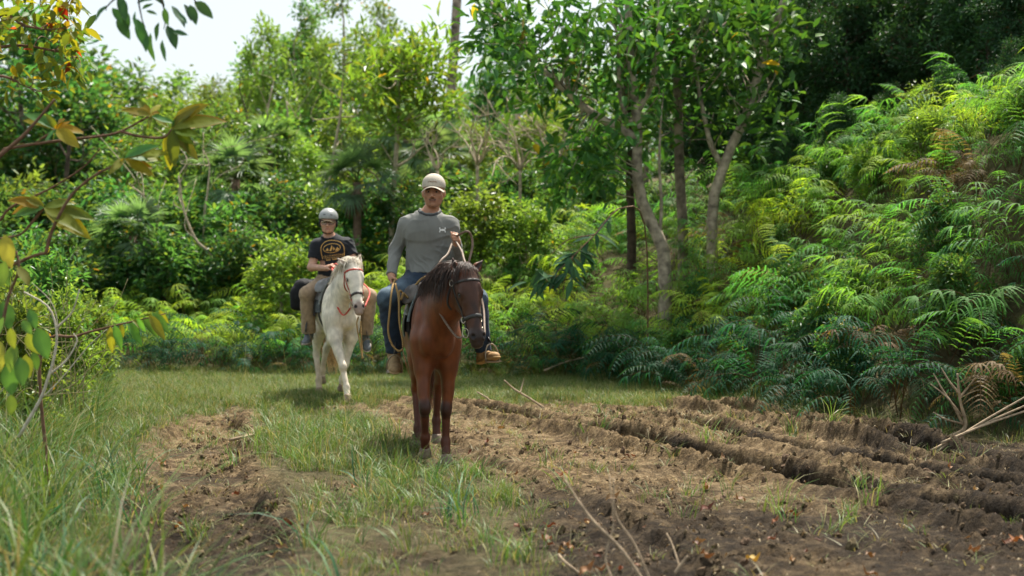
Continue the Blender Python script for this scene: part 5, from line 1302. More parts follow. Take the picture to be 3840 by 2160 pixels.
# tall bare trunk
def bare(name, paths, mtl, label, cat='tree', extra=None, group=None):
    """wood only: list of (world path, r0, r1)"""
    base = np.asarray(paths[0][0][0], float); e = empty(name, tuple(base), label, cat, group)
    mb = MB(); mb.tube(smooth_path(paths[0][0], 20)-base, np.linspace(paths[0][1], paths[0][2], 20), 9); mb.obj('trunk', mtl, e)
    for p, a, b in paths[1:]: mb = MB(); mb.tube(smooth_path(p, 14)-base, np.linspace(a, b, 14), 6); mb.obj('branch', mtl, e)
    return e, base
def px_path(pts, Y, dy=0.0): return [at(px, py, Y+dy*k) for k, (px, py) in enumerate(pts)]
def to_ground(p): q = np.array(p); q[2] = gz(q[0], q[1])-.1; return q
p = px_path([(1690, 420), (1702, 200), (1714, 0), (1722, -160)], 43); p = [to_ground(p[0])]+p
e, b = bare('tall_trunk_tree', [(p, .16, .13)], bark_grey, 'tall bare grey trunk rising out of the picture between the riders and forked trees')
tm = proto(140, 1.5, .1, 8, 1.6, .3, .5, 5, .8, 8, .4, .25, .1, G1); c = link('crown', tm[1], e); c.location = p[-1]-b; c['kind'] = 'stuff'
# young leafy tree with pale stem and bare lower fork, behind the front rider
def leafy_tree(name, label, paths, mtl, tips, per, spread, L, W, base, lmat, alts=(yel,), seed=1, droop=.3, cat='tree', hang=0.0):
    e, b = bare(name, paths, mtl, label, cat); r = np.random.default_rng(seed)
    TP = np.array([t[0] for t in tips]); TD = np.array([t[1] for t in tips]); k = np.repeat(np.arange(len(TP)), per); n = len(k)
    off = nrm_rows(r.normal(0, 1, (n, 3)))*(spread*r.random(n)**.6)[:, None]
    V, Q = leaf_cloud(TP[k]+off-b, nrm_rows(off/spread+TD[k]*.6+np.array([0, 0, -.1-hang])), L, W, r, droop)
    c = link('crown', mesh_np(name+'_crown', V, Q, [lmat], False, leaf_cols(n, base, r, .28, alts)*np.repeat((.8+.4*r.random(len(TP)))[k], 6)[:, None]), e); c['kind'] = 'stuff'
    return e, b
Y = 28; st = px_path([(1468, 860), (1476, 700), (1487, 560), (1492, 420), (1494, 300), (1490, 220)], Y); st = [to_ground(st[0])]+st
r = np.random.default_rng(4); tips = []; br = []
for k in range(26):
    c0 = at(r.uniform(1380, 1640), r.uniform(175, 330), Y+r.normal(0, .6)); s0 = st[5]+(st[6]-st[5])*r.random(); br.append(([s0, (s0+c0)/2+np.array([0, 0, -.12]), c0], .018, .005))
    for q in range(4): tips.append((c0+r.normal(0, .22, 3), np.array([0, 0, 1.])))
for px, py in [(1440, 430), (1420, 440), (1530, 440), (1560, 400), (1620, 360), (1660, 380), (1500, 450), (1470, 400), (1640, 420)]:
    c0 = at(px, py, Y+r.normal(0, .3)); br.append(([at(1490, 480, Y), c0], .015, .005)); tips += [(c0+r.normal(0, .16, 3), np.array([0, 0, 1.])) for _ in range(4)]
br += [(px_path([(1478, 630), (1530, 600), (1580, 555), (1640, 520)], Y), .03, .008), (px_path([(1540, 595), (1570, 500), (1640, 440)], Y, .1), .018, .006), (px_path([(1560, 570), (1545, 520), (1580, 455)], Y, -.1), .015, .005), (px_path([(1600, 545), (1625, 470), (1690, 400)], Y), .014, .004),
       (px_path([(1466, 740), (1400, 650), (1345, 620), (1330, 560)], Y), .022, .005), (px_path([(1480, 620), (1430, 540), (1405, 490)], Y), .015, .004), (px_path([(1590, 600), (1640, 590), (1685, 545)], Y), .014, .004)]
leafy_tree('young_tree', 'young tree with pale slim stem and fresh green crown behind the front rider', [(st, .06, .03)]+br, twig_pale, tips, 11, .4, .26, .075, (.13, .25, .04), lm_w, (yel, ((.18, .24, .04), .25)), 7)

# bare grey branches and leaning stems
def bare_shrub(px, py, Y, n, ln, label, seed, name='bare_shrub', top=None):
    r = np.random.default_rng(seed); base = to_ground(at(px, py, Y)); up = at(px, py, Y); ps = [([base, up], .04, .03)]
    for k in range(n):
        d = nrm(np.array([r.normal(0, .8), r.normal(0, .5), r.uniform(.5, 1.3)])); p0 = up; pts = [p0]; v = d
        for q in range(5): v = nrm(v+r.normal(0, .3, 3)); p0 = p0+v*ln/5; pts.append(p0)
        ps.append((pts, .022, .005))
        for q in range(3):
            i = r.integers(2, 5); v2 = nrm(v+r.normal(0, .8, 3)); ps.append(([pts[i], pts[i]+v2*ln*.25, pts[i]+v2*ln*.45+r.normal(0, .06, 3)], .011, .003))
    bare(name, ps, twig_pale, label, 'shrub')
bare_shrub(1950, 640, 29, 9, 1.7, 'leafless grey shrub left of the forked trees', 1); bare_shrub(1790, 620, 27.5, 7, 1.4, 'leafless pale shrub behind the right shoulder of the front rider', 2); bare_shrub(2080, 600, 30, 7, 1.5, 'leafless grey shrub under the crown of the forked trees', 3)
bare_shrub(1640, 640, 27, 5, 1.0, 'thin leafless branches rising behind the cap of the front rider', 9)
for k, (pts, Y, r0, lab) in enumerate([([(1228, 830), (1235, 690), (1255, 560), (1275, 440), (1280, 380)], 29, .045, 'slender pale stem above the helmeted rider'), ([(800, 985), (735, 900), (690, 790), (670, 660)], 26, .035, 'leaning bare pale stem in front of the left woods'),
        ([(690, 1000), (600, 860), (540, 740), (495, 700)], 26.5, .03, 'curved bare stem slanting left in the left woods'), ([(765, 840), (778, 720), (785, 620), (760, 560)], 27.5, .025, 'thin upright bare stem near the left fan palm'), ([(920, 720), (922, 560), (925, 430)], 33, .06, 'thin dark trunk rising through the fan palm'),
        ([(1905, 700), (1935, 520), (1950, 300), (1958, 160)], 38, .11, 'pale trunk behind the leafless shrubs'), ([(1060, 700), (1085, 540), (1075, 380)], 34, .04, 'pale thin stem between the fan palms'), ([(1010, 560), (1000, 450), (1020, 330)], 35, .04, 'pale thin stem left of the tall layered tree'), ([(248, 720), (255, 600), (262, 520)], 31, .07, 'dark slim trunk at the left behind the large yellow leaves')]):
    p = px_path(pts, Y); p = [to_ground(p[0])]+p; q = p[-2]; r = np.random.default_rng(k)
    bare('leafless_tree', [(p, r0, r0*.5)]+[([p[-j], p[-j]+r.normal(0, .25, 3)+np.array([0, 0, .3]), p[-j]+r.normal(0, .4, 3)+np.array([0, 0, .75])], r0*.35, .004) for j in (1, 2, 2, 3)], bark_dark if 'dark' in lab else twig_pale, lab)

# ------------------------------------------------------------------ fan palms
def fan_mesh(seed):
    r = np.random.default_rng(seed); mb = MB(); pet = smooth_path([(0, 0, 0), (0, .35, .12), (0, .75, .1)], 6); mb.tube(pet, .012, 5, col=(.10, .13, .04))
    for k in range(26):
        a = -1.9+3.8*k/25; L = .75*(1-.12*abs(a)/1.9)*r.uniform(.9, 1.05); d = np.array([math.sin(a), math.cos(a), .18]); t = np.linspace(0, 1, 5)[:, None]
        p = pet[-1]+d*t*L+np.array([0, 0, -1])*(t**2.2*L*r.uniform(.25, .65)); sd = np.array([math.cos(a), -math.sin(a), 0]); w = np.array([.02, .05, .055, .035, .004])[:, None]/1.1
        V = np.stack([p-sd*w/2, p+np.array([0, 0, -.012]), p+sd*w/2], 1).reshape(-1, 3); i = np.arange(4)*3
        mb.add(V, np.vstack([np.stack([i, i+1, i+4, i+3], -1), np.stack([i+1, i+2, i+5, i+4], -1)]), np.array([.11, .2, .11])*r.uniform(.75, 1.3))
    return mb.mesh('fan', lm_w)
fans = [fan_mesh(k) for k in range(3)]
skirt_m = mat('palm_skirt', (.16, .105, .075), .95, .1, var=.45, nscale=14, bump=.8, bscale=40)
def palm(px, py, Y, sc, label, seed, skirt=True):
    r = np.random.default_rng(seed); c = at(px, py, Y); base = to_ground(c); e = empty('fan_palm', tuple(base), label, 'palm'); H = c-base
    mb = MB(); mb.tube(smooth_path([(0, 0, 0), H*.5, H], 8), np.array([.12]*8)*sc, 9); mb.obj('trunk', skirt_m, e)
    mb = MB()
    for k in range(26):
        a = r.uniform(0, 6.28); t = np.linspace(0, 1, 5)[:, None]; d = np.array([math.cos(a), math.sin(a), 0])*r.uniform(.2, .38)*sc
        p = H+np.array([0, 0, -.05])+d*np.sin(t*1.6)+np.array([0, 0, -1])*t*r.uniform(.5, 1.05)*sc; mb.add(*ribbon(p, np.array([[math.cos(a), math.sin(a), .1]]*5), np.array([.03, .09, .12, .09, .03])*sc, .01))
    mb.obj('dead_leaf_skirt', skirt_m, e)
    for k in range(20):
        o = link('frond', fans[k % 3], e); o.location = H; o.rotation_euler = (math.radians(78-6.5*k+r.normal(0, 7)), r.normal(0, .25), k*2.4+r.normal(0, .2)); o.scale = (sc,)*3
    return e
palm(885, 675, 29, 0.74, 'large fan palm left of the helmeted rider', 1); palm(1340, 685, 27.6, 0.66, 'fan palm with brown dead leaf skirt between the two riders', 2); palm(500, 885, 26.3, 0.62, 'low fan palm in the left undergrowth', 3)
palm(1640, 595, 31, 0.70, 'fan palm behind the cap of the front rider', 4); palm(1010, 555, 33, 0.62, 'small fan palm right of the thin dark trunk', 5); palm(1530, 515, 33, 0.70, 'fan palm behind the stem of the young tree', 6)
# ------------------------------------------------------------------ ferns
def comb(mb, p0, d, n, L, W, droop, col, r, seg=8):
    """one pinna: narrow toothed blade along d, tip drooping"""
    t = np.linspace(0, 1, seg*2+1)[:, None]; p = p0+d*t*L*(1-.25*droop*t)+np.array([0, 0, -1])*(droop*L*t**1.8)
    s = nrm(np.cross(d, n)); w = W*(1-.75*t[:, 0]**1.6)*np.where(np.arange(seg*2+1) % 2 == 0, .42, 1.0); w[0] = W*.25; w[-1] = .002
    f = np.array([0, 0, -.12])*w[:, None]
    V = np.stack([p-s*w[:, None]/2+f+d*w[:, None]*.25, p, p+s*w[:, None]/2+f+d*w[:, None]*.25], 1).reshape(-1, 3); i = np.arange(seg*2)*3
    mb.add(V, np.vstack([np.stack([i, i+1, i+4, i+3], -1), np.stack([i+1, i+2, i+5, i+4], -1)]), col)
def frond_arch(seed, col, stem, L=.95, pin=.25, W=.034, pairs=13):
    """arching frond with paired drooping pinnae"""
    r = np.random.default_rng(seed); mb = MB(); path = smooth_path([(0, 0, 0), (0, .16*L, .38*L), (0, .5*L, .56*L), (0, .85*L, .5*L), (0, 1.08*L, .32*L)], 20); mb.tube(path, np.linspace(.006, .0018, 20), 4, col=stem)
    for k in range(pairs):
        u = .3+.7*(k+.5)/pairs; i = min(int(u*19), 18); T = nrm(path[i+1]-path[i]); ln = pin*math.sin(math.pi*(.22+.72*(k+.6)/pairs))**.8
        for q in (-1, 1):
            d = nrm(np.array([q*1.0, 0, 0])+T*r.uniform(.35, .7)+np.array([0, 0, .1])); comb(mb, path[i], d, np.array([0, 0, 1.]), ln*r.uniform(.85, 1.1), W, r.uniform(.3, .7), np.asarray(col)*r.uniform(.8, 1.2), r, 6)
    comb(mb, path[-1], nrm(path[-1]-path[-2]), np.array([0, 0, 1.]), pin*.5, W*.8, .3, col, r, 5)
    return mb
def frond_fork(seed, col, stem, L=.8):
    """wiry forked frond: long narrow pinnae spread like a hand and hang down"""
    r = np.random.default_rng(seed); mb = MB(); path = smooth_path([(0, 0, 0), (0, .12*L, .5*L), (0, .42*L, .78*L), (0, .8*L, .8*L)], 14); mb.tube(path, np.linspace(.005, .002, 14), 4, col=stem)
    for i, m in ((6, 4), (8, 5), (10, 6), (13, 8)):
        for k in range(m):
            a = -1.5+3.0*(k+.5)/m+r.normal(0, .12); T = nrm(path[i]-path[i-1]); d = nrm(np.array([math.sin(a), math.cos(a)*.9, .12])); comb(mb, path[i], d, np.array([0, 0, 1.]), L*r.uniform(.28, .42), .036, r.uniform(.45, .95), np.asarray(col)*r.uniform(.8, 1.2), r, 7)
    return mb
FY = (.21, .36, .06); FG = (.10, .25, .06); F_SHADE = (.022, .095, .045); FB = (.15, .10, .055); SB = (.12, .07, .03)
fr_y = [frond_arch(1, FY, SB).mesh('frond', lm_fern), frond_fork(2, FY, SB).mesh('frond', lm_fern), frond_fork(3, (.17, .33, .065), SB).mesh('frond', lm_fern)]
fr_lit = [frond_arch(21, (.33, .45, .05), SB).mesh('frond', lm_fern), frond_fork(22, (.31, .43, .055), SB).mesh('frond', lm_fern)]  # lime fronds: the slope's sunlight is put into their colour
fr_g = [frond_arch(4, FG, SB).mesh('frond', lm_fern), frond_fork(5, FG, SB).mesh('frond', lm_fern), frond_arch(6, (.08, .22, .065), SB, 1.0, .27).mesh('frond', lm_fern)]
fr_shade = [frond_arch(7, F_SHADE, SB, 1.0, .24, .032, 15).mesh('frond', lm_fern), frond_fork(8, F_SHADE, SB).mesh('frond', lm_fern), frond_arch(9, (.026, .09, .05), SB, 1.05, .22, .032, 16).mesh('frond', lm_fern)]  # dark fronds: the shade at the foot of the banks is put into their colour
fr_b = [frond_arch(10, FB, SB, .8, .2, .03).mesh('frond', lm_fern), frond_fork(11, (.2, .13, .07), SB, .6).mesh('frond', lm_fern)]
def fern(x, y, sc, fr, n, label, group, seed, face=None, z=None, name='fern'):
    r = np.random.default_rng(seed); e = empty(name, (x, y, gz(x, y)-.03 if z is None else z), label, 'fern', group); a0 = r.uniform(0, 6.28)
    for k in range(n):
        o = link('frond', fr[r.integers(len(fr))], e); az = a0+k*2.4+r.normal(0, .3)
        if face is not None and r.random() < .6: az = face+r.normal(0, .8)
        s = sc*r.uniform(.5, 1.15); o.rotation_euler = (r.normal(.05, .35), r.normal(0, .3), az); o.scale = (s,)*3; o.location = (r.normal(0, .13), r.normal(0, .13), r.uniform(0, .3))
    return e
r = np.random.default_rng(77); cnt = 0
def bank_points(n, x0, x1, y0, y1, d0, d1, mind, rr):
    pts = []
    while n > 0 and len(pts) < 400:
        x = rr.uniform(x0, x1); y = rr.uniform(y0, y1); n -= 1; d = float(bank_d(np.array([x]), np.array([y]))[0])
        if d < d0 or d > d1 or abs(x) > .37*y+.6: continue
        if any((x-a)**2+(y-b)**2 < mind*mind for a, b, _ in pts): continue
        pts.append((x, y, d))
    return pts
# left and middle bank behind the horses: the frond tips hang towards the track (face pi: -Y)
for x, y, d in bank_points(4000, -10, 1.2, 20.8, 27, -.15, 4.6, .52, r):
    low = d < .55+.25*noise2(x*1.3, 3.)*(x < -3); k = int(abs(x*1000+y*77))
    fr = (fr_shade+fr_g[:1]) if low else (fr_lit if r.random() < .6 else fr_y if r.random() < .75 else fr_g)
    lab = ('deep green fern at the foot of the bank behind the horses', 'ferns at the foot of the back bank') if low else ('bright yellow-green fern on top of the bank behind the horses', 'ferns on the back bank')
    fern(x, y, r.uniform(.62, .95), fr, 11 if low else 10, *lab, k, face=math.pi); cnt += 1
# right bank
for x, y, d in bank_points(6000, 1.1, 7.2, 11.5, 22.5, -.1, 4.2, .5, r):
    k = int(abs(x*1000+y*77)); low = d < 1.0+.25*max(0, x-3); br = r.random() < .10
    fr = fr_b if br else ((fr_shade if r.random() < .8 else fr_g) if low else (fr_lit if r.random() < .22 else fr_y if r.random() < (.7 if x < 5 else .5) else fr_g))
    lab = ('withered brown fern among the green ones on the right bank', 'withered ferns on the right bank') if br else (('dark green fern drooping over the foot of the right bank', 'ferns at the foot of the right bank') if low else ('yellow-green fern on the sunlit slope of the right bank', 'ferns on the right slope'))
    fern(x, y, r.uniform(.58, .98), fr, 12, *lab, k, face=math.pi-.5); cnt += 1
print('ferns', cnt)
for x, y, d in bank_points(2500, 1.5, 6.5, 19.5, 27, 4.2, 8.5, .85, r):
    fern(x, y, r.uniform(1.0, 1.35), fr_g+fr_y[:1], 6, 'green fern high on the slope behind the forked trees', 'ferns behind the forked trees', int(abs(x*1000+y*77)), face=math.pi); cnt += 1
print('ferns', cnt)
# uncounted ground cover between and behind the ferns
def k_cover(x, y): d = bank_d(x, y); return inview(x, y)*(d > -.2)*(d < 9)
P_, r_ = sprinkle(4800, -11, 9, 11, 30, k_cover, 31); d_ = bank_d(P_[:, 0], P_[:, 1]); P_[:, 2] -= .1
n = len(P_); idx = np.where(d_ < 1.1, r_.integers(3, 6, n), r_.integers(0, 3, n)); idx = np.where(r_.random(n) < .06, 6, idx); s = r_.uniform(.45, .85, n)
scatter('fern_undergrowth', fr_g[:2]+fr_y[1:2]+fr_shade+fr_b[:1], P_, np.stack([r_.normal(.1, .25, n), r_.normal(0, .2, n), math.pi+r_.normal(0, 1.3, n)], -1), np.stack([s, s, s], -1), idx, 'low tangled fern cover between the larger ferns on the banks', 'undergrowth')

# other small plants mixed into the right bank
r = np.random.default_rng(12)
for k, (x, y, d) in enumerate(bank_points(3000, 1.5, 6.2, 12, 21, .3, 4.0, 1.15, r)):
    px = 1920+x/y*FPX; place_tree('bank_shrub', pr[['shrub2', 'shrub1', 'shrub3'][k % 3]], x, y, r.uniform(0, 6.28), r.uniform(.22, .36), 'small leafy shrub mixed into the ferns of the right bank', 'small shrubs on the right bank', cat='shrub')
# ------------------------------------------------------------------ forked trees right of the riders
def crown_tips(r, boxes, Y, trunks):
    """leaf clusters inside pixel boxes at distance Y, each tied to the nearest trunk point by a twig"""
    tips, br = [], []
    T = np.vstack([smooth_path(t, 30) for t in trunks])
    for (x0, y0, x1, y1, n) in boxes:
        for k in range(n):
            c = at(r.uniform(x0, x1), r.uniform(y0, y1), Y+r.normal(0, .8)); i = np.argmin(np.linalg.norm((T-c+np.array([0, 0, .4]))*np.array([1, 1, .7]), axis=1)); s0 = T[i]
            br.append(([s0, (s0+c)/2+r.normal(0, .1, 3)+np.array([0, 0, .06]), c], .013, .004)); d = nrm(c-s0+np.array([0, 0, .3]))
            for q in range(3): tips.append((c+r.normal(0, .2, 3), d))
    return tips, br
def fork_tree(name, label, main, Y, r0, r1, limbs, boxes, bark, seed, per=6, col=(.06, .165, .038), dY=0.0, L=.25, W=.1, nleaf=110, lmat=None):
    r = np.random.default_rng(seed); p = px_path(main, Y, dY); p = [to_ground(p[0])]+p if p[0][2] > gz(p[0][0], p[0][1]) else p
    lb = [(px_path(q, Y), a, b) for q, a, b in limbs]; tips, br = crown_tips(r, boxes, Y, [p]+[l[0] for l in lb])
    e, b = leafy_tree(name, label, [(p, r0, r1)]+lb+br, bark, tips, per, .3, L, W, col, lmat or lm_gloss, (((.30, .22, .03), .012), ((.12, .24, .045), .3)), seed, .28)
    # the leaves that can be told apart, each its own piece
    lv = [mesh_np('leaf', *leaf_shape(L*1.1, W*1.1, .3, dr), [lmat or lm_gloss], True, np.tile(c, (15, 1))) for dr, c in ((.15, (.065, .17, .038)), (.3, (.10, .22, .04)), (.4, (.05, .14, .038)))]
    ye = mesh_np('leaf', *leaf_shape(L*1.1, W*1.1, .3, .3), [lm_w], True, np.tile((.36, .25, .03), (15, 1)))
    fr = [t for t in tips if t[0][1] < Y+.3]
    for k in range(nleaf):
        t = fr[r.integers(len(fr))]; o = link('leaf', ye if r.random() < .05 else lv[k % 3], e); o.location = t[0]+r.normal(0, .14, 3)-b; o.location.y -= .12
        o.rotation_euler = (r.normal(-.1, .4), r.normal(0, .4), r.uniform(0, 6.28)); s = r.uniform(.7, 1.1); o.scale = (s,)*3
    return e
fork_tree('forked_tree', 'tree with curved pale trunk and long limb reaching left over the clearing', [(2492, 985), (2468, 890), (2405, 750), (2388, 610), (2392, 500), (2375, 330), (2360, 120), (2350, -80)], 21.5, .11, .05,
    [([(2380, 515), (2300, 470), (2200, 410), (2110, 330), (2000, 230), (1900, 100), (1840, 10)], .075, .03), ([(2385, 480), (2335, 400), (2320, 250), (2330, 60)], .045, .02), ([(2475, 880), (2480, 760), (2472, 600), (2480, 420)], .03, .015), ([(2390, 420), (2450, 300), (2470, 120), (2465, -40)], .05, .02)],
    [(1790, -20, 2060, 180, 20), (1880, 130, 2200, 370, 24), (2050, -20, 2480, 300, 38), (2150, 300, 2520, 470, 4), (2080, 480, 2350, 720, 18)], bark_pale, 1)
fork_tree('straight_tree', 'straight mottled trunk with leafy crown in the middle of the forked trees', [(2560, 860), (2548, 640), (2543, 420), (2536, 200), (2530, -80)], 22.5, .09, .06, [([(2545, 400), (2600, 300), (2640, 160)], .03, .01), ([(2540, 250), (2470, 150), (2440, 20)], .03, .01)],
    [(2400, -20, 2780, 250, 34), (2460, 230, 2720, 430, 6), (2560, 430, 2680, 600, 1)], bark_grey, 2)
fork_tree('leaning_tree', 'pale trunk leaning right against the dark foliage', [(2672, 780), (2705, 650), (2745, 545), (2795, 440), (2840, 290), (2880, 170), (2930, 30), (2960, -80)], 21.8, .09, .05, [([(2705, 620), (2665, 540), (2640, 430), (2620, 330), (2600, 200)], .05, .02), ([(2800, 430), (2870, 350), (2900, 300)], .025, .01)],
    [(2640, -20, 2950, 200, 26), (2680, 200, 2930, 420, 11), (2560, 380, 2760, 560, 3), (2780, 420, 2900, 500, 5)], bark_pale, 3, col=(.06, .15, .034))
fork_tree('dark_trunk_tree', 'dark shaded trunk behind the curved pale trunk', [(2368, 880), (2362, 700), (2360, 520), (2350, 300), (2345, 60)], 23.2, .085, .04, [], [(2200, 60, 2460, 420, 7), (2190, 450, 2380, 640, 8)], bark_dark, 4, nleaf=30)

# ------------------------------------------------------------------ near leaves, each a piece of its own
def px_leaf(bx, by, tx, ty, Y, width=.42, mats=None, col=(.1, .18, .04), droop=.2, roll=0.0, seg=6, twist=None, depth=0.0):
    """leaf from pixel base to pixel tip at distance Y; returns world mesh arrays relative to its base"""
    a = at(bx, by, Y); b = at(tx, ty, Y+depth); d = b-a; L = np.linalg.norm(d); y = d/L; z = nrm(np.array([0, -1., .75])+np.array([roll*.6, 0, 0])); z = nrm(z-y*(z@y)); x = np.cross(y, z)
    V, Q = leaf_shape(L, L*width, .3, droop, seg); V[:, 2] += L*droop*V[:, 1]/L*.9+.022*L*np.sin(V[:, 1]/L*8+bx)*(np.abs(V[:, 0])/(L*width)*2+.3)   # keep the tip where it belongs
    return a, V@np.stack([x, y, z]), Q
def vein_leaf_mat(name, trans=.5):
    return leaf_mat(name, (1, 1, 1), trans, (1.7, 1.4, .4), .5, .18, .12)
lm_near = vein_leaf_mat('near_leaf')
def leaf_piece(e, base, a, V, Q, col, r, m):
    n = len(V); t = np.linspace(0, 1, n//3); c = np.tile(np.asarray(col, float), (n, 1))*r.uniform(.85, 1.15); c[1::3] *= 1.35      # paler midrib
    o = link('leaf', mesh_np('leaf', V, Q, [m], True, c), e); o.location = a-base; return o
K5 = 1/1.3417
big = empty('large_leaf_shrub', tuple(to_ground(at(-150, 1200, 7.6))), 'shrub with long arching ribbed yellow-green leaves reaching in from the left edge', 'shrub'); bb = np.array(big.location)
r = np.random.default_rng(15); sm = mat('shrub_stem', (.16, .09, .055), .8, .2, var=.35, nscale=25, bump=.3)
for pts, r0, r1, Y in [([(-150, 1750), (-120, 1100), (0, 785), (60, 745), (270, 712), (500, 685), (610, 660), (750, 585)], .011, .005, 7.6), ([(610, 662), (700, 685), (820, 692), (865, 650)], .009, .005, 7.6), ([(230, 1280), (255, 1180), (300, 1080), (370, 970), (480, 880), (560, 840), (625, 800)], .010, .005, 7.5),
        ([(0, 1110), (60, 1040), (250, 950), (420, 840), (505, 745)], .008, .003, 7.8), ([(-20, 800), (110, 690), (200, 590), (275, 500)], .011, .006, 7.4), ([(285, 650), (220, 690), (170, 725)], .006, .004, 7.6), ([(220, 1045), (160, 1120), (100, 1180), (0, 1200)], .009, .005, 7.6), ([(-150, 1500), (0, 1370), (30, 1350), (150, 1295), (215, 1275), (230, 1280)], .011, .007, 7.5)]:
    mb = MB(); mb.tube(smooth_path([at(x*K5, y*K5, Y) for x, y in pts], 24)-bb, np.linspace(r0, r1, 24), 7); mb.obj('stem', sm, big)
YL = [(.22, .20, .025), (.17, .19, .03), (.27, .18, .025), (.12, .18, .03)]; GL = (.07, .2, .06)
for (bx, by), tips, Y in [((760, 585), [(632, 570), (745, 652), (690, 500), (885, 622), (815, 520)], 7.6), ((868, 652), [(1140, 604), (1085, 596), (930, 578), (855, 862), (888, 822), (960, 776), (990, 640), (985, 682), (1010, 520)], 7.6), ((625, 797), [(566, 872), (806, 727), (832, 806), (756, 886), (772, 850)], 7.5),
        ((285, 650), [(104, 597), (240, 690), (427, 670), (402, 746), (358, 606), (228, 568), (270, 700)], 7.6), ((222, 1045), [(26, 1002), (150, 978), (380, 1020), (446, 1102), (426, 1180), (60, 1092)], 7.6)]:
    for k, (tx, ty) in enumerate(tips+[(x+r.normal(0, 22), y+r.normal(0, 22)) for x, y in tips]):
        dd = r.normal(0, .06); up = ty < by+30
        a, V, Q = px_leaf(bx*K5, by*K5, tx*K5, ty*K5, Y+r.normal(0, .05), r.uniform(.30, .38), droop=.34 if up else .12, roll=r.normal(0, .4), depth=dd)
        leaf_piece(big, bb, a, V, Q, GL if r.random() < .16 else YL[r.integers(4)], r, lm_near)
# second low branch with hanging leaves
low = empty('low_branch_shrub', tuple(to_ground(at(200, 1500, 8.6))), 'slim branch with a row of hanging ribbed green leaves left of the white horse', 'shrub'); lb_ = np.array(low.location)
mb = MB(); mb.tube(smooth_path([lb_, at(150, 1330, 8.6), at(290, 1260, 8.6), at(410, 1226, 8.6), at(500, 1205, 8.6), at(625, 1175, 8.6)], 24)-lb_, np.linspace(.012, .003, 24), 7); mb.obj('stem', sm, low)
for bx, by, tx, ty, g in [(555, 195, 565, 330, 0), (575, 185, 612, 312, 1), (605, 175, 622, 252, 0), (640, 165, 716, 295, 1), (665, 160, 740, 222, 0), (690, 150, 735, 225, 1), (720, 140, 796, 252, 1), (750, 135, 832, 266, 0), (765, 120, 856, 236, 1), (800, 110, 850, 180, 0)]:
    a, V, Q = px_leaf(bx*K5, 1080+by*K5, tx*K5, 1080+ty*K5, 8.6+r.normal(0, .05), .34, droop=.1, roll=r.normal(0, .8)); leaf_piece(low, lb_, a, V, Q, (.08, .21, .05) if g else YL[1], r, lm_near)
# broad hanging leaves at the left edge
edge = empty('broad_leaf_vine', tuple(to_ground(at(-60, 1500, 7.2))), 'broad oval green leaves hanging at the left edge of the picture', 'plant'); eb = np.array(edge.location)
mb = MB(); mb.tube(smooth_path([eb, at(-60, 1400, 7.2), at(0, 1250, 7.2), at(30, 1120, 7.2), at(70, 1010, 7.2), at(60, 940, 7.2)], 24)-eb, np.linspace(.012, .005, 24), 7); mb.obj('stem', sm, edge)
for bx, by, tx, ty in [(20, 880, 45, 1010), (65, 1000, 110, 1075), (20, 980, 5, 1080), (30, 1010, 30, 1075), (10, 1130, 40, 1240), (40, 1230, 55, 1310), (60, 1290, 35, 1400), (75, 1340, 85, 1450), (95, 1330, 110, 1420), (100, 1250, 150, 1330), (140, 1230, 180, 1350), (125, 1320, 140, 1390), (30, 1360, 45, 1485), (5, 1280, 0, 1400), (40, 1480, 42, 1560), (85, 1200, 120, 1255), (110, 1160, 135, 1235), (15, 1190, -15, 1290)]:
    a, V, Q = px_leaf(bx, by, tx, ty, 7.2+r.normal(0, .12), .55, droop=.1, roll=r.normal(0, 1.)); leaf_piece(edge, eb, a, V, Q, [(.11, .2, .06), (.16, .22, .05), (.07, .17, .06), (.2, .22, .06)][r.integers(4)], r, lm_near)
# twig of dark leaves hanging into the sky at the top
hang = empty('hanging_twig', tuple(at(560, -220, 6.6)), 'dark green leafy twig hanging down against the sky at the top left', 'branch'); hb = np.array(hang.location)
tw = mat('dark_twig', (.05, .035, .028), .8, .2)
for pts in ([(560, -220), (480, -60), (405, 20), (398, 40)], [(560, -220), (520, -40), (530, 60), (545, 105)], [(540, -100), (600, -10), (620, 60), (615, 110)], [(560, -220), (700, -60), (730, 0), (735, 15)]):
    mb = MB(); mb.tube(smooth_path([at(x, y, 6.6) for x, y in pts], 14)-hb, np.linspace(.007, .002, 14), 6); mb.obj('twig', tw, hang)
for bx, by, tx, ty in [(545, 25, 472, 112), (565, 40, 616, 122), (598, -20, 634, 110), (590, 90, 656, 202), (682, 55, 692, 165), (702, 120, 736, 265), (735, 55, 792, 75), (800, 112, 786, 210), (756, 165, 778, 315), (818, 200, 836, 312), (828, 40, 848, 132), (862, 30, 932, 142), (840, 128, 888, 250), (868, 160, 948, 178), (896, 65, 942, 122), (926, 20, 962, 108), (978, 8, 1074, 96), (688, 16, 772, -4), (715, 45, 772, 18), (955, 25, 988, 128), (690, 95, 715, 225), (640, 60, 640, 165), (770, -30, 830, 30)]:
    a, V, Q = px_leaf(bx*K5, by*K5, tx*K5, ty*K5, 6.6+r.normal(0, .1), r.uniform(.36, .5), droop=.12, roll=r.normal(0, 1.2)); leaf_piece(hang, hb, a, V, Q, [(.035, .10, .035), (.05, .125, .03), (.03, .08, .035)][r.integers(3)], r, lm_gloss)
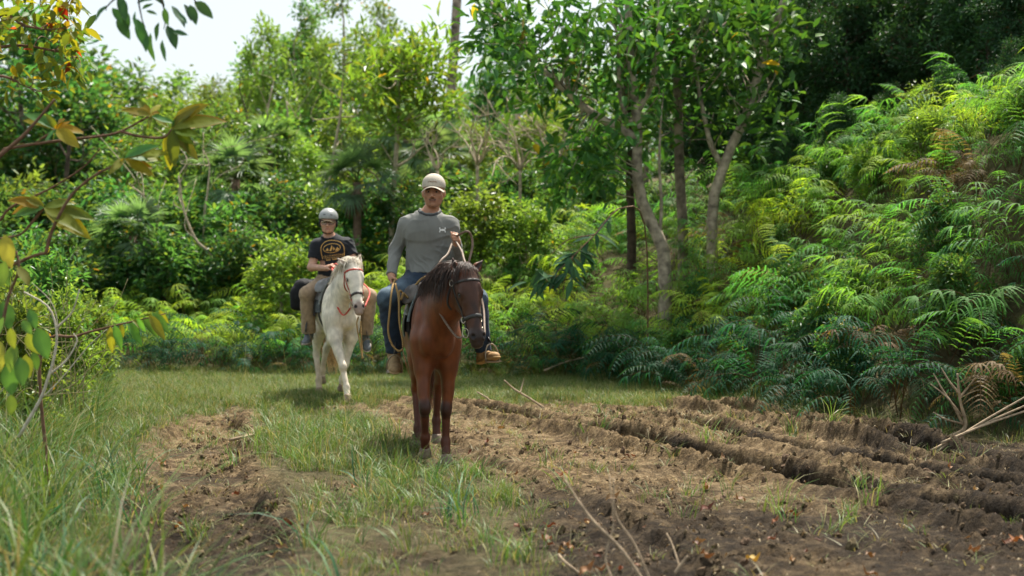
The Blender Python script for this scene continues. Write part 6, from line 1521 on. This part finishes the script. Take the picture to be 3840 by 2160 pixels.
# yellow-green tree at the top left corner
p = [to_ground(at(-420, 1500, 9.6)), at(-400, 900, 9.6), at(-330, 500, 9.5), at(-300, 150, 9.5)]
lb = [([at(-330, 500, 9.5), at(-120, 200, 9.3), at(0, 55, 9.2), at(90, 95, 9.1), at(165, 110, 9.0)], .02, .006), ([at(-330, 420, 9.5), at(-150, 320, 9.3), at(0, 285, 9.2), at(110, 330, 9.2)], .02, .005), ([at(-300, 150, 9.5), at(-100, -40, 9.3), at(120, -30, 9.2), at(260, 20, 9.2)], .02, .005), ([at(-120, 200, 9.3), at(60, 170, 9.2), at(200, 190, 9.2), at(290, 210, 9.2)], .012, .004)]
r = np.random.default_rng(5); boxes = [(-120, -40, 160, 70, 10), (120, -20, 300, 60, 8), (170, 60, 300, 160, 6), (200, 130, 330, 260, 9), (-100, 60, 130, 180, 8), (120, 260, 230, 370, 4), (-60, 200, 200, 330, 4)]
tips, brs = [], []
for (x0, y0, x1, y1, n) in boxes:
    for k in range(n):
        c = at(r.uniform(x0, x1), r.uniform(y0, y1), 9.2+r.normal(0, .2)); T = np.vstack([smooth_path(q[0], 20) for q in lb]); s0 = T[np.argmin(np.linalg.norm(T-c, axis=1))]; brs.append(([s0, (s0+c)/2+r.normal(0, .02, 3), c], .004, .002)); tips.append((c, nrm(c-s0+np.array([0, 0, -.1]))))
e, b = leafy_tree('yellow_leaf_tree', 'tree with yellow-green leaves and thin twigs at the top left corner', [(p, .06, .03)]+lb+brs, sm, tips, 4, .11, .105, .05, (.17, .22, .035), lm_near, (((.40, .07, .02), .02), ((.09, .18, .05), .35)), 3, .25)
lvm = [mesh_np('leaf', *leaf_shape(.12, .056, .3, d), [lm_near], True, np.tile(c, (15, 1))) for d, c in ((.2, (.24, .26, .035)), (.35, (.15, .22, .04)), (.1, (.09, .18, .05)), (.3, (.33, .28, .03)), (.3, (.36, .05, .02)))]
for k in range(120):
    t = tips[k % len(tips)]; o = link('leaf', lvm[4] if k in (17, 63) else lvm[r.integers(4)], e); o.location = t[0]+r.normal(0, .06, 3)-b; o.rotation_euler = (r.normal(-.5, .5), r.normal(0, .5), r.uniform(0, 6.28)); s = r.uniform(.7, 1.1); o.scale = (s,)*3
# vine tangle and thin shrubs on the left
for k, (px, top, Y, kd, lab) in enumerate([(40, 960, 11.5, 'shrub3', 'wispy light green shrub at the left edge above the tall grass'), (250, 1010, 13.5, 'shrub3', 'wispy shrub tangled with thin vines left of the white horse'), (-60, 700, 12.5, 'shrub1', 'green shrub behind the large yellow leaves at the left edge'), (120, 860, 15.5, 'shrub1', 'leafy shrub behind the pale forked branch'), (330, 1060, 17.5, 'shrub3', 'low yellow-green shrub beside the fern bank at the left')]):
    by_top(kd, px, top, Y, lab, 'tangle_shrub', cat='shrub', wide=.8)
pb = [([(70, 1640), (150, 1500), (180, 1420), (205, 1330), (212, 1240), (180, 1150), (90, 1095)], .013, .006), ([(212, 1230), (270, 1170), (298, 1085)], .008, .004), ([(185, 1405), (250, 1350), (288, 1280), (275, 1250)], .009, .004), ([(205, 1330), (215, 1210), (190, 1130), (120, 1060)], .005, .002), ([(150, 1500), (230, 1420), (330, 1300), (400, 1235)], .005, .002)]
bare('pale_forked_branch', [(px_path(q, 8.2), a*.8, b*.8) for q, a, b in pb], mat('white_bark', (.5, .45, .36), .85, .2, var=.3, nscale=20), 'pale forked bare branch rising from the grass at the left', 'branch')
rv = np.random.default_rng(41); vp = []
for k in range(22):
    x0 = rv.uniform(-40, 330); y0 = rv.uniform(1380, 1560); pts = [(x0, y0)]; a = rv.uniform(-1.9, -1.1)
    for q in range(5): a += rv.normal(0, .45); x0 += math.cos(a)*rv.uniform(50, 95); y0 += math.sin(a)*rv.uniform(60, 110); pts.append((x0, y0))
    vp.append((px_path(pts, 9.5+rv.uniform(0, 2.5)), .004, .002))
bare('vine_tangle', vp, mat('vine_stem', (.28, .24, .12), .85, .2, var=.35, nscale=20), 'tangle of thin curved vines above the grass at the left', 'vine')
# sapling with long dark leaves in front of the fern slope
s0 = [to_ground(at(2430, 960, 19.5)), at(2420, 860, 18.8), at(2330, 780, 18), at(2230, 880, 17.6), at(2150, 960, 17.4), at(2090, 1020, 17.3)]
e, b = bare('dark_leaf_sapling', [(s0, .012, .005), (px_path([(2230, 880), (2130, 900), (2060, 960)], 17.4), .008, .003), (px_path([(2150, 960), (2120, 1040), (2110, 1110)], 17.3), .006, .003)], sm, 'sapling with drooping long dark leaves in front of the fern slope', 'sapling'); r = np.random.default_rng(31)
for k in range(44):
    q = smooth_path(s0[2:], 20)[r.integers(2, 20)] if k < 26 else at(r.uniform(1960, 2150), r.uniform(960, 1060), 17.3); a = r.uniform(0, 6.28); d = np.array([math.cos(a), .3*math.sin(a), -.35+.5*math.sin(a)])*r.uniform(.22, .36)
    y = nrm(d); L = np.linalg.norm(d); z = nrm(np.array([r.normal(0, .4), -.5, 1.])); z = nrm(z-y*(z@y)); x = np.cross(y, z); V, Q = leaf_shape(L, L*.3, .3, .2); leaf_piece(e, b, q, V@np.stack([x, y, z]), Q, [(.03, .09, .035), (.04, .115, .04), (.025, .075, .035)][k % 3], r, lm_gloss)

# ------------------------------------------------------------------ litter and sticks on the track
r = np.random.default_rng(66); lit = [leaf_mat('dead_leaf', (1, 1, 1), .15, (1.2, .9, .5), .6, .3, .35)]
def curled(L, W, c, seed):
    q = np.random.default_rng(seed); V, Q = leaf_shape(L, W, .5, -.25, 6); V[:, 2] += .35*W*(np.abs(V[:, 0])/W)**1.5*q.uniform(.5, 2)+.02*np.sin(V[:, 1]*60); return mesh_np('fallen_leaf', V, Q, lit, True, np.tile(c, (len(V), 1))*q.uniform(.8, 1.2, (len(V), 1)))
dl = [curled(.12, .05, c, k) for k, c in enumerate([(.20, .085, .04), (.28, .16, .07), (.14, .065, .035), (.36, .26, .14), (.25, .10, .045), (.42, .27, .06)])]
k = 0
while k < 95:
    py = 1560+600*r.random()**.8; Y = CAMZ*FPX/(py-1080); px = r.uniform(250, 3840); x = (px-1920)/FPX*Y
    if soil(np.array([x]), np.array([Y]))[0] < .5 or x > 4.2: continue
    if px > 2700 and r.random() < .6: continue
    o = link('fallen_leaf', dl[r.choice(6, p=[.26, .2, .22, .14, .14, .04])]); o.location = (x, Y, gz(x, Y)+.018); o.rotation_euler = (r.normal(0, .35), r.normal(0, .45), r.uniform(0, 6.28)); s = r.uniform(.4, .85); o.scale = (s,)*3; k += 1
    props(o, 'curled brown fallen leaf lying on the bare soil of the '+('left wheel track' if px < 1250 else 'rutted track on the right'), 'leaf', 'fallen leaves in the left wheel track' if px < 1250 else 'fallen leaves on the rutted track')
ch = [curled(.05, .012, c, 20+k) for k, c in enumerate([(.24, .18, .1), (.16, .11, .065), (.3, .23, .14)])]
P_, r_ = sprinkle(6000, -4, 5, 5.8, 16, lambda x, y: inview(x, y)*soil(x, y)*.8, 88); P_[:, 2] += .006; n = len(P_); s = r_.uniform(.3, .9, n)
scatter('soil_litter', ch, P_, np.stack([r_.normal(0, .3, n), r_.normal(0, .3, n), r_.uniform(0, 6.28, n)], -1), np.stack([s, s, s], -1), r_.integers(0, 3, n), 'fine dry plant litter strewn over the soil', 'litter')
# clods of earth
clod_m = mat('clod_earth', (.12, .085, .052), .95, .1, var=.4, nscale=2, obj_rand=.15)
def clod(seed):
    q = np.random.default_rng(seed); bm = bmesh.new(); bmesh.ops.create_icosphere(bm, subdivisions=2, radius=1); V = np.array([v.co for v in bm.verts]); Fc = np.array([[v.index for v in f.verts] for f in bm.faces]); bm.free()
    V = V*(.35+1.2*noise3(V*2.1+seed*5)[:, None])*np.array([1, .85, .65]); return mesh_np('clod', V, Fc, [clod_m], False)
cl = [clod(k) for k in range(4)]
P_, r_ = sprinkle(16000, -4, 5, 5.8, 15.5, lambda x, y: inview(x, y)*soil(x, y)*(.12+.88*sstep(.48, .62, fbm2(x*2.2, y*2.2, 2))), 89); n = len(P_); s = .006+.026*r_.random(n)**3.5
scatter('earth_clods', cl, P_, np.stack([r_.uniform(0, 6, n), r_.uniform(0, 6, n), r_.uniform(0, 6.28, n)], -1), np.stack([s, s, s], -1), r_.integers(0, 4, n), 'small crumbs and clods of earth on the churned track', 'earth')
stick_m = mat('dry_stick', (.36, .27, .18), .85, .2, var=.35, nscale=25, bump=.4)
def stick(pts, r0, r1, label, extra=(), name='dry_stick'):
    """pts are (px, py, height above the ground): lies or stands on the soil"""
    def w(px, py, Y): return at(px, py, Y)
    paths = [([w(*p) for p in pts], r0, r1)]+[([w(*p) for p in q], r0*.6, r1*.6) for q in extra]
    bare(name, paths, stick_m, label, 'stick')
stick([(2420, 2190, 6.1), (2330, 2060, 6.15), (2230, 1960, 6.2), (2170, 1880, 6.25), (2120, 1800, 6.3)], .008, .004, 'dry forked twig standing in the middle of the near track', [[(2300, 2180, 6.1), (2270, 2090, 6.15), (2300, 1970, 6.2), (2290, 1840, 6.25), (2285, 1775, 6.3)], [(2440, 2180, 6.1), (2380, 2040, 6.15), (2310, 1930, 6.2), (2300, 1790, 6.25)]])
stick([(2530, 2150, 6.5), (2560, 2110, 6.5), (2580, 2085, 6.5)], .008, .006, 'short pale stick at the bottom right of the forked twig', [[(2550, 2130, 6.5), (2520, 2040, 6.6), (2500, 2000, 6.65)]])
stick([(2170, 2150, 6.6), (2120, 2110, 6.6), (2095, 2080, 6.65)], .009, .006, 'short pale stick at the bottom left of the forked twig')
stick([(2040, 1530, 15.6), (1980, 1490, 15.6), (1930, 1460, 15.7), (1890, 1425, 15.7)], .014, .008, 'forked dry branch lying in the grass right of the brown horse', [[(1950, 1475, 15.6), (1960, 1440, 15.7), (1965, 1420, 15.7)]])
stick([(1850, 1520, 15.6), (1830, 1495, 15.6), (1790, 1470, 15.7)], .012, .007, 'small dry branch in the grass beside the brown horse')
stick([(860, 1650, 12.1), (930, 1635, 12.2), (1000, 1622, 12.4), (1060, 1620, 12.5)], .014, .009, 'pale stick lying across the left wheel track')
stick([(3560, 1640, 12.6), (3480, 1560, 12.6), (3610, 1500, 12.5), (3600, 1420, 12.5), (3560, 1380, 12.5)][:1]+[(3620, 1600, 12.6), (3600, 1500, 12.6), (3590, 1400, 12.6)], .02, .008, 'cut dry shrub stump with bare stalks at the foot of the right bank', [[(3610, 1590, 12.6), (3560, 1500, 12.5), (3490, 1440, 12.5)], [(3605, 1560, 12.6), (3540, 1470, 12.5), (3500, 1400, 12.5)], [(3600, 1490, 12.6), (3640, 1440, 12.6), (3680, 1390, 12.6)], [(3610, 1590, 12.6), (3540, 1570, 12.4), (3500, 1545, 12.4)], [(3600, 1480, 12.6), (3560, 1430, 12.6), (3530, 1380, 12.6)]], 'cut_shrub')
for k, (x0, y0, x1, y1, lab) in enumerate([(3500, 1700, 3860, 1480, 'upper dry stalk slanting across the right edge of the track'), (3530, 1660, 3880, 1530, 'middle dry stalk lying over the berm at the right edge'), (3490, 1690, 3870, 1510, 'lower dry stalk lying over the berm at the right edge'), (2040, 1390, 2190, 1340, 'pale straight stick poking out at the foot of the back bank')]):
    Y = 11.6 if k < 3 else 20.5
    stick([(x0, y0, Y), ((x0+x1)/2, (y0+y1)/2-6, Y+.1), (x1, y1, Y+.2)], .011 if k < 3 else .015, .008, lab)
